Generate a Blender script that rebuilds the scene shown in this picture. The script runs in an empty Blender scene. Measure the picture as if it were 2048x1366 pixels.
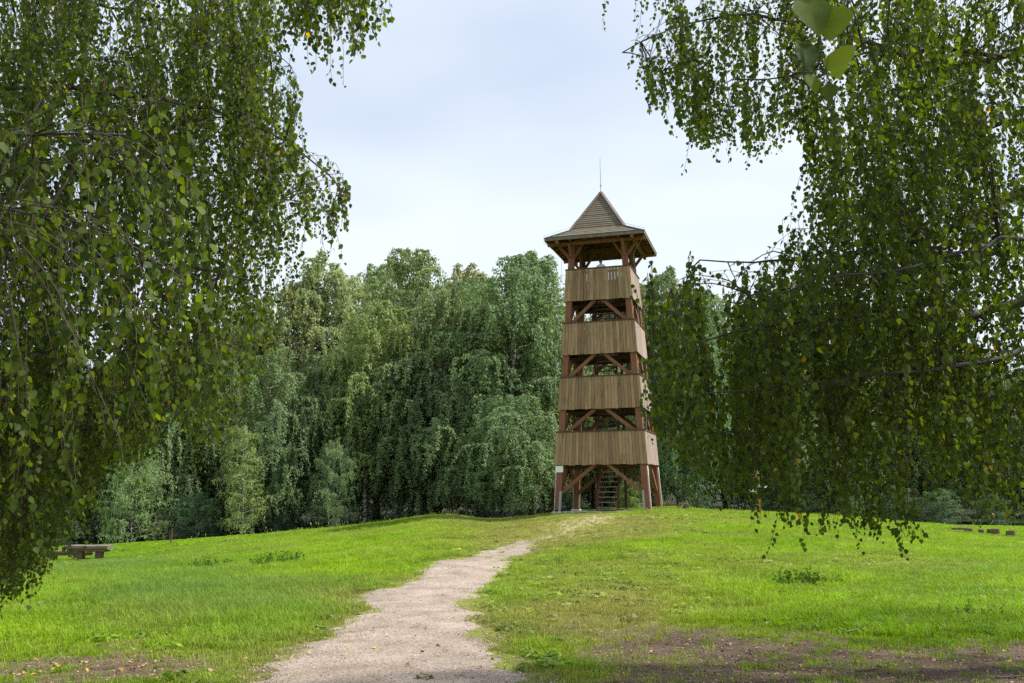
import bpy, math, random
import numpy as np
from mathutils import Vector, Matrix, Euler
sc = bpy.context.scene
col = sc.collection
rng = np.random.default_rng(11)
random.seed(5)

# ------------------------------------------------------------------ camera
F, PITCH, ROLL, EYE = 1879.8, 0.1541, -0.0132, 1.65
cam_d = bpy.data.cameras.new('camera')
cam_d.sensor_width = 36.0
cam_d.lens = 36.0 * F / 2048.0
cam_d.clip_end = 6000
cam_d.clip_start = 0.05
cam_d.dof.use_dof = True; cam_d.dof.focus_distance = 25.0; cam_d.dof.aperture_fstop = 11.0
cam = bpy.data.objects.new('camera', cam_d)
col.objects.link(cam)
cam.matrix_world = Matrix.Translation((0, 0, EYE)) @ Matrix.Rotation(math.pi/2 + PITCH, 4, 'X') @ Matrix.Rotation(ROLL, 4, 'Z')
sc.camera = cam

# ------------------------------------------------------------------ light
SUN_AZ, SUN_EL = math.radians(84), math.radians(52)      # azimuth clockwise from +Y
w = bpy.data.worlds.new('World'); sc.world = w; w.use_nodes = True
nt = w.node_tree; nt.nodes.clear()
def N(t, nt_, **kw):
    n = nt_.nodes.new(t)
    for k, v in kw.items(): setattr(n, k, v)
    return n
out = N('ShaderNodeOutputWorld', nt); bg = N('ShaderNodeBackground', nt)
sky = N('ShaderNodeTexSky', nt, sky_type='NISHITA', sun_disc=False, sun_elevation=SUN_EL, sun_rotation=SUN_AZ)
sky.air_density = 1.0; sky.dust_density = 1.5
tc = N('ShaderNodeTexCoord', nt); mp = N('ShaderNodeMapping', nt)
mp.inputs['Scale'].default_value = (1.0, 1.0, 2.6)
nz = N('ShaderNodeTexNoise', nt); nz.inputs['Scale'].default_value = 2.1; nz.inputs['Detail'].default_value = 5; nz.inputs['Roughness'].default_value = .45
nz2 = N('ShaderNodeTexNoise', nt); nz2.inputs['Scale'].default_value = 1.3; nz2.inputs['Detail'].default_value = 3
rmp = N('ShaderNodeMapRange', nt); rmp.inputs[1].default_value = .30; rmp.inputs[2].default_value = .62; rmp.inputs[3].default_value = .80; rmp.inputs[4].default_value = .98
mixc = N('ShaderNodeMix', nt, data_type='RGBA')
ccol = N('ShaderNodeMix', nt, data_type='RGBA')
ccol.inputs[6].default_value = (4.2, 4.85, 6.1, 1); ccol.inputs[7].default_value = (6.0, 6.6, 7.1, 1)
r2 = N('ShaderNodeMapRange', nt); r2.inputs[1].default_value = .36; r2.inputs[2].default_value = .60
L = nt.links.new
L(tc.outputs['Generated'], mp.inputs[0]); L(mp.outputs[0], nz.inputs['Vector']); L(mp.outputs[0], nz2.inputs['Vector'])
L(nz.outputs['Fac'], rmp.inputs[0]); L(nz2.outputs['Fac'], r2.inputs[0]); L(r2.outputs[0], ccol.inputs[0])
L(rmp.outputs[0], mixc.inputs[0]); L(sky.outputs[0], mixc.inputs[6]); L(ccol.outputs[2], mixc.inputs[7])
L(mixc.outputs[2], bg.inputs[0]); bg.inputs[1].default_value = 0.071
L(bg.outputs[0], out.inputs[0])
sd = bpy.data.lights.new('sun', 'SUN'); sd.energy = 3.1; sd.angle = math.radians(2.5); sd.color = (1.0, .95, .86)
sun = bpy.data.objects.new('sun', sd); col.objects.link(sun)
sv = Vector((math.sin(SUN_AZ)*math.cos(SUN_EL), math.cos(SUN_AZ)*math.cos(SUN_EL), math.sin(SUN_EL)))
sun.rotation_euler = sv.to_track_quat('Z', 'Y').to_euler()
vs = sc.view_settings; vs.view_transform = 'Standard'; vs.look = 'None'; vs.gamma = 1; vs.use_curve_mapping = False
vs.exposure = 1.15
sc.cycles.max_bounces = 6; sc.cycles.transparent_max_bounces = 4; sc.cycles.transmission_bounces = 4; sc.cycles.diffuse_bounces = 3
sc.cycles.use_denoising = False

# ------------------------------------------------------------------ camera maths (a pixel of the 2048 x 1366 photograph gives a direction)
cp, sp, cr, sr = math.cos(PITCH), math.sin(PITCH), math.cos(ROLL), math.sin(ROLL)
def ray(px, py):
    dx, dy = px - 1024.0, py - 683.0
    a, b = cr*dx + sr*dy, -sr*dx + cr*dy
    r, u = a/F, -b/F
    return np.array([r, cp - sp*u, sp + cp*u])
def at(px, py, Y):
    d = ray(px, py); k = Y/d[1]
    return np.array([d[0]*k, Y, EYE + d[2]*k])
def project(P):
    P = np.asarray(P, float); x, y, z = P[..., 0], P[..., 1], P[..., 2] - EYE
    d = y*cp + z*sp; u = -y*sp + z*cp
    d = np.where(np.abs(d) < 1e-3, 1e-3, d)
    a, b = F*x/d, -F*u/d
    return 1024 + a*cr - b*sr, 683 + a*sr + b*cr, d

# ------------------------------------------------------------------ value noise
_perm = rng.permutation(4096)
def vnoise(x, y, s=1.0, seed=0):
    x = np.asarray(x, float)/s + seed*17.3 + 500; y = np.asarray(y, float)/s + seed*9.1 + 500
    xi, yi = np.floor(x).astype(int), np.floor(y).astype(int); fx, fy = x - xi, y - yi
    fx, fy = fx*fx*(3 - 2*fx), fy*fy*(3 - 2*fy)
    h = lambda i, j: _perm[(_perm[i % 4096] + j) % 4096]/4096.0
    return (h(xi, yi)*(1-fx) + h(xi+1, yi)*fx)*(1-fy) + (h(xi, yi+1)*(1-fx) + h(xi+1, yi+1)*fx)*fy
def fbm(x, y, s, seed=0, o=3):
    t, a, n = 0, 1, 0
    for k in range(o):
        t = t + a*vnoise(x, y, s/2**k, seed + k); n += a; a *= .55
    return t/n
def sstep(a, b, x):
    t = np.clip((np.asarray(x, float) - a)/(b - a), 0, 1); return t*t*(3 - 2*t)

# ------------------------------------------------------------------ terrain
YC = 44.0
CREST = [(-1200,1135),(-600,1124),(-200,1115),(0,1108),(200,1097),(330,1088),(540,1072),(680,1060),(780,1048),(845,1037),(885,1034),(925,1036),(985,1042),(1050,1036),(1110,1027),(1200,1023),(1300,1019),(1348,1017.5),(1417,1025),(1465,1027),(1518,1028),(1660,1034.7),(1821,1048),(1906,1055),(2046,1058),(2400,1066),(3200,1080)]
_cx, _cz = [], []
for px, py in CREST:
    p = at(px, py, YC); _cx.append(p[0]); _cz.append(p[2])
_gx = np.linspace(-60, 60, 1201)
_gz = np.interp(_gx, _cx, _cz)
_k = np.exp(-np.linspace(-2, 2, 21)**2); _k /= _k.sum()
_gz = np.convolve(np.pad(_gz, 10, mode='edge'), _k, 'valid')
def height(X, Y):
    X = np.asarray(X, float); Y = np.asarray(Y, float)
    Yc = np.maximum(Y, 3.0)
    zc = np.interp(X/Yc*YC, _gx, _gz)
    z = zc*sstep(8.5, 43.0, Y)
    z = z - .045*np.clip(Y - 45.5, 0, 14)
    bump = (fbm(X, Y, 3.0, 1) - .5)*.10*sstep(5, 12, Y) + (fbm(X, Y, .8, 4) - .5)*.03
    return z + bump*(Y < 300)
def ground_at(px, py):
    d = ray(px, py)
    t = np.geomspace(4, 80, 4000)
    P = np.array([0, 0, EYE]) + t[:, None]*d
    below = P[:, 2] < height(P[:, 0], P[:, 1])
    i = int(np.argmax(below)) if below.any() else len(t) - 1
    x, y = P[i, 0], P[i, 1]
    return np.array([x, y, float(height(x, y))])

# path edges, row by row down the photograph: y, left, right
PATH = [(1420,420,1110),(1366,500,1072),(1330,560,1040),(1300,606,1012),(1270,655,985),(1240,700,962),(1222,742,948),(1208,712,950),(1196,706,962),(1184,728,975),(1172,800,985),(1158,828,996),(1145,832,1012),(1133,850,1026),(1124,872,1030),(1117,925,1010),(1110,946,1052),(1102,965,1068),(1094,992,1072),(1087,1022,1066),(1082,1036,1050)]
PR = [(ground_at(l, y), ground_at(r, y)) for y, l, r in PATH]
_py = np.array([(a[1] + b[1])/2 for a, b in PR]); _pl = np.array([a[0] for a, b in PR]); _pr = np.array([b[0] for a, b in PR])
PATH_END = _py.max()
def path_edges(Y):
    return np.interp(Y, _py, _pl), np.interp(Y, _py, _pr)
def path_mask(X, Y):                                       # signed: > 0 inside, in metres
    l, r = path_edges(Y)
    l = l + (fbm(X, Y, .5, 8) - .5)*.5; r = r + (fbm(X, Y, .5, 9) - .5)*.5
    return np.where(Y > PATH_END, -9, np.minimum(X - l, r - X))

def regions(X, Y):
    """what grows where: bare soil, dry worn turf, long bluish grass (0..1 each)"""
    Z = height(X, Y)
    px, py, d = project(np.stack([X, Y, Z], -1))
    g = lambda cx, cy, sx, sy: np.exp(-((px - cx)/sx)**2 - ((py - cy)/sy)**2)
    n1 = fbm(X, Y, 1.6, 20, 4); n2 = fbm(X, Y, .7, 30, 3); n3 = fbm(X, Y, 4.0, 40, 3)
    bare = 1.1*sstep(1205, 1320, py + (px < 1000)*(-10) - 30*sstep(1500, 2000, px))*(sstep(1080, 1400, px)*.95 + .55*sstep(1000, 1120, px))
    bare = np.maximum(bare, 1.05*sstep(1250, 1330, py)*sstep(600, 150, px))
    bare = np.maximum(bare, .62*g(1240, 1300, 190, 50))
    bare = np.maximum(bare, .9*g(600, 1330, 160, 45))
    bare = np.where(Y < 8.2, np.maximum(bare, .75), bare)
    bare = np.clip(bare + (n1 - .5)*1.5*(bare > .05) + (n2 - .5)*.6*(bare > .05), 0, 1)
    dry = 1.5*g(1130, 1058, 190, 30) + .95*g(1190, 1200, 260, 95) + .5*g(1000, 1110, 120, 40) + .5*g(1350, 1040, 160, 20) + .35*g(900, 1040, 60, 12) + .5*g(1750, 1130, 180, 30)
    pm = path_mask(X, Y)
    dry = np.maximum(dry, .8*np.exp(-np.clip(-pm, 0, 9)/.35)*(pm > -3))
    dry = np.clip(dry + (n1 - .5)*1.1 + (n3 - .5)*.7, 0, 1)
    longg = g(420, 1190, 330, 70) + .6*g(1850, 1180, 250, 50) + .5*g(150, 1130, 200, 40)
    longg = np.clip(longg*1.1 + (n3 - .5)*1.2 - .1, 0, 1)
    l0 = np.interp(Y, [PATH_END - 3, PATH_END, 36, 42], [.9, 1.0, 2.9, 4.6]); worn = np.exp(-((X - l0)/(.9 + .05*np.clip(Y - 24, 0, 30)))**2)*sstep(PATH_END - 3, PATH_END, Y)*sstep(43.5, 38, Y)*np.clip(.2 + 1.5*n1*n2*2, 0, 1)
    bare = np.maximum(bare, .85*np.clip(worn, 0, 1))
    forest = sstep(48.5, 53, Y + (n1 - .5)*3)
    return bare, dry, longg, forest, pm
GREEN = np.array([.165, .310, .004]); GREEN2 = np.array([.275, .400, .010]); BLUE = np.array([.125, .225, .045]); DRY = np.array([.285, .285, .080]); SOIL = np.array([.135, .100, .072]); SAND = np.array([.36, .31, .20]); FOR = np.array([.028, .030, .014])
def turf_colour(X, Y, ground=False):
    bare, dry, longg, forest, pm = regions(X, Y)
    n = fbm(X, Y, 2.3, 60, 3)[..., None]
    c = GREEN*(1-n) + GREEN2*n
    c = c*(1 - .75*longg[..., None]) + BLUE*.75*longg[..., None]
    c = c*(1 - .9*dry[..., None]) + DRY*.9*dry[..., None]
    if ground:
        c = c*.80
        so = np.where((Y > 17)[..., None], SAND, SOIL); c = c*(1 - bare[..., None]) + so*bare[..., None]*(.8 + .5*fbm(X, Y, .25, 77)[..., None])
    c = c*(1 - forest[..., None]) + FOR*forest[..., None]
    return c, bare, dry, longg, forest, pm

# ------------------------------------------------------------------ mesh helpers
def mesh_from(name, V, F_, smooth=False, attrs=None):
    """V (n,3); F_ list of (m,k) int arrays"""
    me = bpy.data.meshes.new(name)
    V = np.asarray(V, np.float32)
    fs = [np.asarray(f, np.int32) for f in F_ if len(f)]
    me.vertices.add(len(V)); me.vertices.foreach_set('co', V.ravel())
    tot = np.concatenate([np.full(len(f), f.shape[1], np.int32) for f in fs]) if fs else np.zeros(0, np.int32)
    idx = np.concatenate([f.ravel() for f in fs]) if fs else np.zeros(0, np.int32)
    st = np.concatenate([[0], np.cumsum(tot)[:-1]]).astype(np.int32) if len(tot) else tot
    me.loops.add(len(idx)); me.loops.foreach_set('vertex_index', idx)
    me.polygons.add(len(tot)); me.polygons.foreach_set('loop_start', st)
    me.polygons.foreach_set('use_smooth', np.full(len(tot), smooth, bool))
    me.update(calc_edges=True); me.validate()
    for nme, dat in (attrs or {}).items():
        dat = np.asarray(dat, np.float32)
        if dat.ndim == 2:
            a = me.attributes.new(nme, 'FLOAT_COLOR', 'POINT'); d4 = np.ones((len(dat), 4), np.float32); d4[:, :3] = dat; a.data.foreach_set('color', d4.ravel())
        else:
            a = me.attributes.new(nme, 'FLOAT', 'POINT'); a.data.foreach_set('value', dat)
    return me
def obj(name, me, mat=None, parent=None, loc=None):
    o = bpy.data.objects.new(name, me); col.objects.link(o)
    if mat is not None and me is not None and not me.materials: me.materials.append(mat)
    if parent is not None: o.parent = parent
    if loc is not None: o.location = loc
    return o
def thing(name, label, cat, loc=(0, 0, 0), rz=0, group=None):
    o = bpy.data.objects.new(name, None); col.objects.link(o); o.empty_display_size = .2
    o.location = loc; o.rotation_euler = (0, 0, rz); o['label'] = label; o['category'] = cat
    if group: o['group'] = group
    return o
def tag(o, label, cat, group=None):
    o['label'] = label; o['category'] = cat
    if group: o['group'] = group
    return o
class MB:
    def __init__(s): s.v, s.q, s.t, s.n = [], [], [], 0
    def add(s, V, quads=(), tris=()):
        V = np.asarray(V, float); s.v.append(V)
        if len(quads): s.q.append(np.asarray(quads) + s.n)
        if len(tris): s.t.append(np.asarray(tris) + s.n)
        s.n += len(V)
    BOXQ = np.array([[0,1,2,3],[7,6,5,4],[0,4,5,1],[1,5,6,2],[2,6,7,3],[3,7,4,0]])
    def hexa(s, P): s.add(P, s.BOXQ)                       # 4 corners of one end, 4 of the other
    def box(s, x0, x1, y0, y1, z0, z1):
        s.hexa([(x0,y0,z0),(x0,y1,z0),(x1,y1,z0),(x1,y0,z0),(x0,y0,z1),(x0,y1,z1),(x1,y1,z1),(x1,y0,z1)])
    def beam(s, p, q, a, b, up=(0, 0, 1), taper=1.0):      # a across, b along 'up'
        p, q = np.array(p, float), np.array(q, float); d = q - p; d /= np.linalg.norm(d)
        u = np.array(up, float); sd_ = np.cross(d, u)
        if np.linalg.norm(sd_) < 1e-4: sd_ = np.cross(d, (1, 0, 0))
        sd_ /= np.linalg.norm(sd_); u = np.cross(sd_, d)
        e = [-sd_*a/2 - u*b/2, -sd_*a/2 + u*b/2, sd_*a/2 + u*b/2, sd_*a/2 - u*b/2]
        s.hexa([p + k for k in e] + [q + k*taper for k in e])
    def tube(s, P, R, k=6, cap=True):
        P = np.asarray(P, float); n = len(P); R = np.broadcast_to(R, (n,))
        T = np.gradient(P, axis=0); T /= np.linalg.norm(T, axis=1)[:, None] + 1e-9
        ref = np.array([0, 0, 1.0]) if abs(T[:, 2]).mean() < .8 else np.array([1.0, 0, 0])
        A = np.cross(T, ref); A /= np.linalg.norm(A, axis=1)[:, None] + 1e-9; B = np.cross(T, A)
        th = np.arange(k)*2*np.pi/k
        V = P[:, None] + R[:, None, None]*(np.cos(th)[None, :, None]*A[:, None] + np.sin(th)[None, :, None]*B[:, None])
        i = np.arange(n-1)[:, None]*k; j = np.arange(k)[None]; j2 = (j + 1) % k
        Q = np.stack([i+j, i+j2, i+k+j2, i+k+j], -1).reshape(-1, 4)
        V = V.reshape(-1, 3); tr = []
        if cap:
            V = np.vstack([V, P[-1] + T[-1]*R[-1]*.3, P[0]])
            m = (n-1)*k
            tr = [(m+a, m+(a+1) % k, n*k) for a in range(k)] + [((a+1) % k, a, n*k+1) for a in range(k)]
        s.add(V, Q, tr)
    def mesh(s, name, smooth=False, attrs=None):
        V = np.concatenate(s.v) if s.v else np.zeros((0, 3))
        return mesh_from(name, V, ([np.concatenate(s.q)] if s.q else []) + ([np.concatenate(s.t)] if s.t else []), smooth, attrs)
    def build(s, name, mat, parent=None, smooth=False, loc=None): return obj(name, s.mesh(name, smooth), mat, parent, loc)

# ------------------------------------------------------------------ materials
def new_mat(name):
    m = bpy.data.materials.new(name); m.use_nodes = True; t = m.node_tree
    return m, t, t.nodes['Principled BSDF'], t.nodes['Material Output']
def ramp(t, stops):
    r = t.nodes.new('ShaderNodeValToRGB'); e = r.color_ramp.elements
    while len(e) < len(stops): e.new(.5)
    for k, (p, c) in enumerate(stops): e[k].position = p; e[k].color = (*c, 1)
    return r
def mixrgb(t, mode, fac, a, b):
    n = t.nodes.new('ShaderNodeMix'); n.data_type = 'RGBA'; n.blend_type = mode
    for s_, v in ((0, fac), (6, a), (7, b)):
        if hasattr(v, 'is_output'): t.links.new(v, n.inputs[s_])
        elif isinstance(v, (int, float)): n.inputs[s_].default_value = v
        else: n.inputs[s_].default_value = (*v, 1)
    return n.outputs[2]
def noise(t, scale, detail=3, vec=None, rough=.55):
    n = t.nodes.new('ShaderNodeTexNoise'); n.inputs['Scale'].default_value = scale; n.inputs['Detail'].default_value = detail; n.inputs['Roughness'].default_value = rough
    if vec is not None: t.links.new(vec, n.inputs['Vector'])
    return n.outputs['Fac']
def coords(t, scale=(1, 1, 1), kind='Object'):
    c = t.nodes.new('ShaderNodeTexCoord'); m = t.nodes.new('ShaderNodeMapping'); m.inputs['Scale'].default_value = scale
    t.links.new(c.outputs[kind], m.inputs[0]); return m.outputs[0]
def bump(t, b, h, strength=.4, dist=.02):
    n = t.nodes.new('ShaderNodeBump'); n.inputs['Strength'].default_value = strength; n.inputs['Distance'].default_value = dist
    t.links.new(h, n.inputs['Height']); t.links.new(n.outputs[0], b.inputs['Normal'])
def wood(name, c1, c2, c3=None, stretch=(14, 14, .9), rough=.85, objvar=.5):
    m, t, b, o = new_mat(name)
    v = coords(t, stretch)
    oi = t.nodes.new('ShaderNodeObjectInfo')
    add = t.nodes.new('ShaderNodeVectorMath'); add.operation = 'ADD'
    cmb = t.nodes.new('ShaderNodeCombineXYZ'); mul = t.nodes.new('ShaderNodeMath'); mul.operation = 'MULTIPLY'; mul.inputs[1].default_value = 37.0
    t.links.new(oi.outputs['Random'], mul.inputs[0])
    for k in range(3): t.links.new(mul.outputs[0], cmb.inputs[k])
    t.links.new(v, add.inputs[0]); t.links.new(cmb.outputs[0], add.inputs[1])
    n1 = noise(t, 1.0, 6, add.outputs[0], .65)
    r = ramp(t, [(.30, c1), (.68, c2)]); t.links.new(n1, r.inputs[0])
    c = r.outputs[0]
    n2 = noise(t, 1.3, 3, coords(t, (1, 1, 1)))
    if c3:
        r2_ = ramp(t, [(.42, (0, 0, 0)), (.66, (1, 1, 1))]); t.links.new(n2, r2_.inputs[0])
        c = mixrgb(t, 'MIX', r2_.outputs[0], c, c3)
    mr = t.nodes.new('ShaderNodeMapRange'); mr.inputs[3].default_value = 1 - objvar/2; mr.inputs[4].default_value = 1 + objvar/2
    t.links.new(oi.outputs['Random'], mr.inputs[0])
    c = mixrgb(t, 'MULTIPLY', 1.0, c, mr.outputs[0])
    t.links.new(c, b.inputs['Base Color']); b.inputs['Roughness'].default_value = rough; b.inputs['Specular IOR Level'].default_value = .25
    bump(t, b, n1, .5, .012)
    return m
M = {}
M['board'] = wood('weathered_board', (.125, .078, .043), (.385, .268, .152), (.29, .18, .11), objvar=.55)
M['board_lit'] = wood('lit_board', (.26, .19, .165), (.40, .325, .285), (.33, .235, .20), objvar=.35)  # paler copy of the board wood, sunlight put into its colour
M['post'] = wood('stained_timber', (.145, .055, .034), (.25, .108, .068), (.20, .095, .055), objvar=.25)
M['dark_timber'] = wood('dark_timber', (.060, .034, .024), (.125, .075, .052), objvar=.3)
M['roof'] = wood('roof_shingle_wood', (.105, .085, .058), (.215, .18, .12), (.16, .14, .105), stretch=(6, 6, 6), objvar=.25)
M['hip'] = wood('grey_hip_board', (.12, .098, .085), (.21, .18, .155), objvar=.2)
M['log'] = wood('old_log', (.10, .055, .035), (.20, .13, .09), objvar=.3)
M['log_top'] = wood('grey_log_top', (.10, .078, .064), (.21, .175, .15), stretch=(3, 14, 14), objvar=.2)
M['sign_wood'] = wood('orange_post_wood', (.36, .17, .045), (.50, .27, .09), objvar=.1)
def plain(name, c, rough=.6, metal=0, nscale=6, var=.25):
    m, t, b, o = new_mat(name)
    n = noise(t, nscale, 4, coords(t))
    r = ramp(t, [(.3, tuple(k*(1-var) for k in c)), (.7, tuple(min(1, k*(1+var)) for k in c))]); t.links.new(n, r.inputs[0])
    t.links.new(r.outputs[0], b.inputs['Base Color']); b.inputs['Roughness'].default_value = rough; b.inputs['Metallic'].default_value = metal
    return m
M['steel'] = plain('galvanised_steel', (.33, .335, .34), .6, .3, 30)
M['white'] = plain('white_paint', (.76, .76, .75), .5, 0, 9, .06)
M['concrete'] = plain('pale_concrete', (.46, .45, .41), .9, 0, 12)
M['verdigris'] = plain('green_metal_edge', (.05, .09, .08), .5, .3, 10)
M['teal'] = plain('turquoise_paint', (.02, .42, .46), .5, 0, 8, .1)
M['skin'] = plain('skin', (.48, .29, .22), .6, 0, 9, .06)
M['hair'] = plain('dark_hair', (.025, .017, .013), .6, 0, 40, .3)
M['shirt'] = plain('pale_lavender_cloth', (.62, .62, .78), .9, 0, 20, .06)
M['jeans'] = plain('blue_trousers', (.06, .08, .14), .9, 0, 20, .15)

def leaf_mat(name, dark, light, trans, fac=.4, use_obj=False, yellow=.0, rough=.58):
    m, t, b, o = new_mat(name)
    at_ = t.nodes.new('ShaderNodeAttribute'); at_.attribute_name = 'v'
    stops = [(0.0, dark), (.9, light)]
    if yellow: stops += [(1 - yellow, light), (1.0, (.38, .26, .02))]
    r = ramp(t, stops); t.links.new(at_.outputs['Fac'], r.inputs[0])
    c = r.outputs[0]
    if use_obj:
        oi = t.nodes.new('ShaderNodeObjectInfo'); c = mixrgb(t, 'MULTIPLY', 1.0, c, oi.outputs['Color'])
    tr = t.nodes.new('ShaderNodeBsdfTranslucent'); mx = t.nodes.new('ShaderNodeMixShader'); mx.inputs[0].default_value = fac
    t.links.new(mixrgb(t, 'MULTIPLY', 1.0, c, trans), tr.inputs[0])
    t.links.new(c, b.inputs['Base Color']); b.inputs['Roughness'].default_value = rough; b.inputs['Specular IOR Level'].default_value = .22
    t.links.new(b.outputs[0], mx.inputs[1]); t.links.new(tr.outputs[0], mx.inputs[2]); t.links.new(mx.outputs[0], o.inputs['Surface'])
    return m
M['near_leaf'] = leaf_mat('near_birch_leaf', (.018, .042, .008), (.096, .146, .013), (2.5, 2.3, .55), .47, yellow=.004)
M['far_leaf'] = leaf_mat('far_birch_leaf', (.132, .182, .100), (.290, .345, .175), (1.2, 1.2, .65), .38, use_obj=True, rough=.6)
M['weed'] = leaf_mat('weed_leaf', (.035, .085, .010), (.085, .17, .015), (1.6, 1.5, .5), .35)
def bark(name, c, band, dark=(.03, .025, .02), stretch=(2, 2, 9)):
    m, t, b, o = new_mat(name)
    n = noise(t, 1.2, 5, coords(t, stretch), .6); r = ramp(t, [(band, dark), (band + .12, c)]); t.links.new(n, r.inputs[0])
    t.links.new(r.outputs[0], b.inputs['Base Color']); b.inputs['Roughness'].default_value = .85; bump(t, b, n, .5, .02)
    return m
M['birch_bark'] = bark('birch_bark', (.42, .40, .36), .42)
M['far_bark'] = bark('far_birch_bark', (.42, .40, .34), .44)
M['twig'] = bark('brown_twig', (.045, .030, .022), .3, (.02, .014, .012))
M['grey_bark'] = bark('grey_bark', (.055, .046, .04), .4)

# ground
m, t, b, o = new_mat('turf_and_soil'); M['ground'] = m
a_ = t.nodes.new('ShaderNodeAttribute'); a_.attribute_name = 'gcol'
vv = coords(t, kind='Object')
n1 = noise(t, 38, 5, vv, .7); n2 = noise(t, 6, 4, vv)
r = ramp(t, [(.25, (.55, .55, .55)), (.75, (1.45, 1.4, 1.35))]); t.links.new(n1, r.inputs[0])
c = mixrgb(t, 'MULTIPLY', 1.0, a_.outputs['Color'], r.outputs[0])
r = ramp(t, [(.3, (.8, .8, .8)), (.7, (1.2, 1.2, 1.2))]); t.links.new(n2, r.inputs[0])
c = mixrgb(t, 'MULTIPLY', 1.0, c, r.outputs[0]); t.links.new(c, b.inputs['Base Color'])
b.inputs['Roughness'].default_value = .95; b.inputs['Specular IOR Level'].default_value = .1; bump(t, b, n1, .8, .03)
# gravel path
m, t, b, o = new_mat('fine_gravel'); M['path'] = m
vv = coords(t)
vo = t.nodes.new('ShaderNodeTexVoronoi'); vo.inputs['Scale'].default_value = 75; t.links.new(vv, vo.inputs['Vector'])
n1 = noise(t, 30, 6, vv, .75); n2 = noise(t, 1.6, 4, vv)
r = ramp(t, [(.26, (.165, .128, .10)), (.5, (.325, .265, .218)), (.75, (.47, .40, .34))]); t.links.new(n1, r.inputs[0])
hs = t.nodes.new('ShaderNodeSeparateColor'); t.links.new(vo.outputs['Color'], hs.inputs[0])
r3 = ramp(t, [(0.05, (.55, .5, .48)), (.3, (.95, .95, .95)), (.95, (1.2, 1.2, 1.2))]); t.links.new(hs.outputs[0], r3.inputs[0])
c = mixrgb(t, 'MULTIPLY', 1.0, r.outputs[0], r3.outputs[0])
r = ramp(t, [(.3, (.68, .63, .58)), (.68, (1.12, 1.12, 1.12))]); t.links.new(n2, r.inputs[0])
c = mixrgb(t, 'MULTIPLY', 1.0, c, r.outputs[0]); t.links.new(c, b.inputs['Base Color'])
b.inputs['Roughness'].default_value = .95; bump(t, b, n1, .7, .012)
m, t, b, o = new_mat('pebble'); M['pebble'] = m
at_ = t.nodes.new('ShaderNodeAttribute'); at_.attribute_name = 'v'
r = ramp(t, [(0, (.10, .075, .06)), (.5, (.29, .235, .20)), (1, (.55, .49, .44))]); t.links.new(at_.outputs['Fac'], r.inputs[0])
t.links.new(r.outputs[0], b.inputs['Base Color']); b.inputs['Roughness'].default_value = .9
m, t, b, o = new_mat('leaf_litter'); M['litter'] = m
at_ = t.nodes.new('ShaderNodeAttribute'); at_.attribute_name = 'v'
r = ramp(t, [(0, (.10, .055, .03)), (.45, (.26, .17, .09)), (.8, (.45, .34, .20)), (1, (.50, .36, .03))]); t.links.new(at_.outputs['Fac'], r.inputs[0])
t.links.new(r.outputs[0], b.inputs['Base Color']); b.inputs['Roughness'].default_value = .8
for nm, c_ in (('fallen_yellow', (.40, .27, .03)), ('fallen_tan', (.36, .27, .16)), ('fallen_brown', (.28, .13, .05))):
    M[nm] = plain(nm + '_leaf', c_, .7, 0, 30, .25)
# grass blade: colour from the tuft
m, t, b, o = new_mat('grass_blade'); M['grass'] = m
at_ = t.nodes.new('ShaderNodeAttribute'); at_.attribute_type = 'INSTANCER'; at_.attribute_name = 'tint'
a2 = t.nodes.new('ShaderNodeAttribute'); a2.attribute_name = 'v'
mr = t.nodes.new('ShaderNodeMapRange'); mr.inputs[3].default_value = .7; mr.inputs[4].default_value = 1.35; t.links.new(a2.outputs['Fac'], mr.inputs[0])
c = mixrgb(t, 'MULTIPLY', 1.0, at_.outputs['Color'], mr.outputs[0])
tr = t.nodes.new('ShaderNodeBsdfTranslucent'); mx = t.nodes.new('ShaderNodeMixShader'); mx.inputs[0].default_value = .38
t.links.new(mixrgb(t, 'MULTIPLY', 1.0, c, (1.35, 1.3, .8)), tr.inputs[0]); t.links.new(c, b.inputs['Base Color']); b.inputs['Roughness'].default_value = .55; b.inputs['Specular IOR Level'].default_value = .3
t.links.new(b.outputs[0], mx.inputs[1]); t.links.new(tr.outputs[0], mx.inputs[2]); t.links.new(mx.outputs[0], o.inputs['Surface'])

# ------------------------------------------------------------------ ground sheet
def axis(a, b, step, lo, hi, g=1.25):
    m_ = list(np.arange(a, b + 1e-6, step)); s_ = step
    L_, x = [], a
    while x > lo: s_ *= g; x -= s_; L_.append(x)
    R_, x, s_ = [], b, step
    while x < hi: s_ *= g; x += s_; R_.append(x)
    return np.array(L_[::-1] + m_ + R_)
gx, gy = axis(-30, 32, .22, -1500, 1500), axis(3, 52, .22, -400, 3000)
GX, GY = np.meshgrid(gx, gy)
gX, gY = GX.ravel(), GY.ravel()
gZ = height(gX, gY)
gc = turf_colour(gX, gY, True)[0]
nx, ny = len(gx), len(gy)
ii = (np.arange(ny-1)[:, None]*nx + np.arange(nx-1)[None]).ravel()
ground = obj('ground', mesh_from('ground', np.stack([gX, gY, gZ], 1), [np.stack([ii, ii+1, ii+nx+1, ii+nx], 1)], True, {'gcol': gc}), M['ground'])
ground['kind'] = 'structure'

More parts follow.
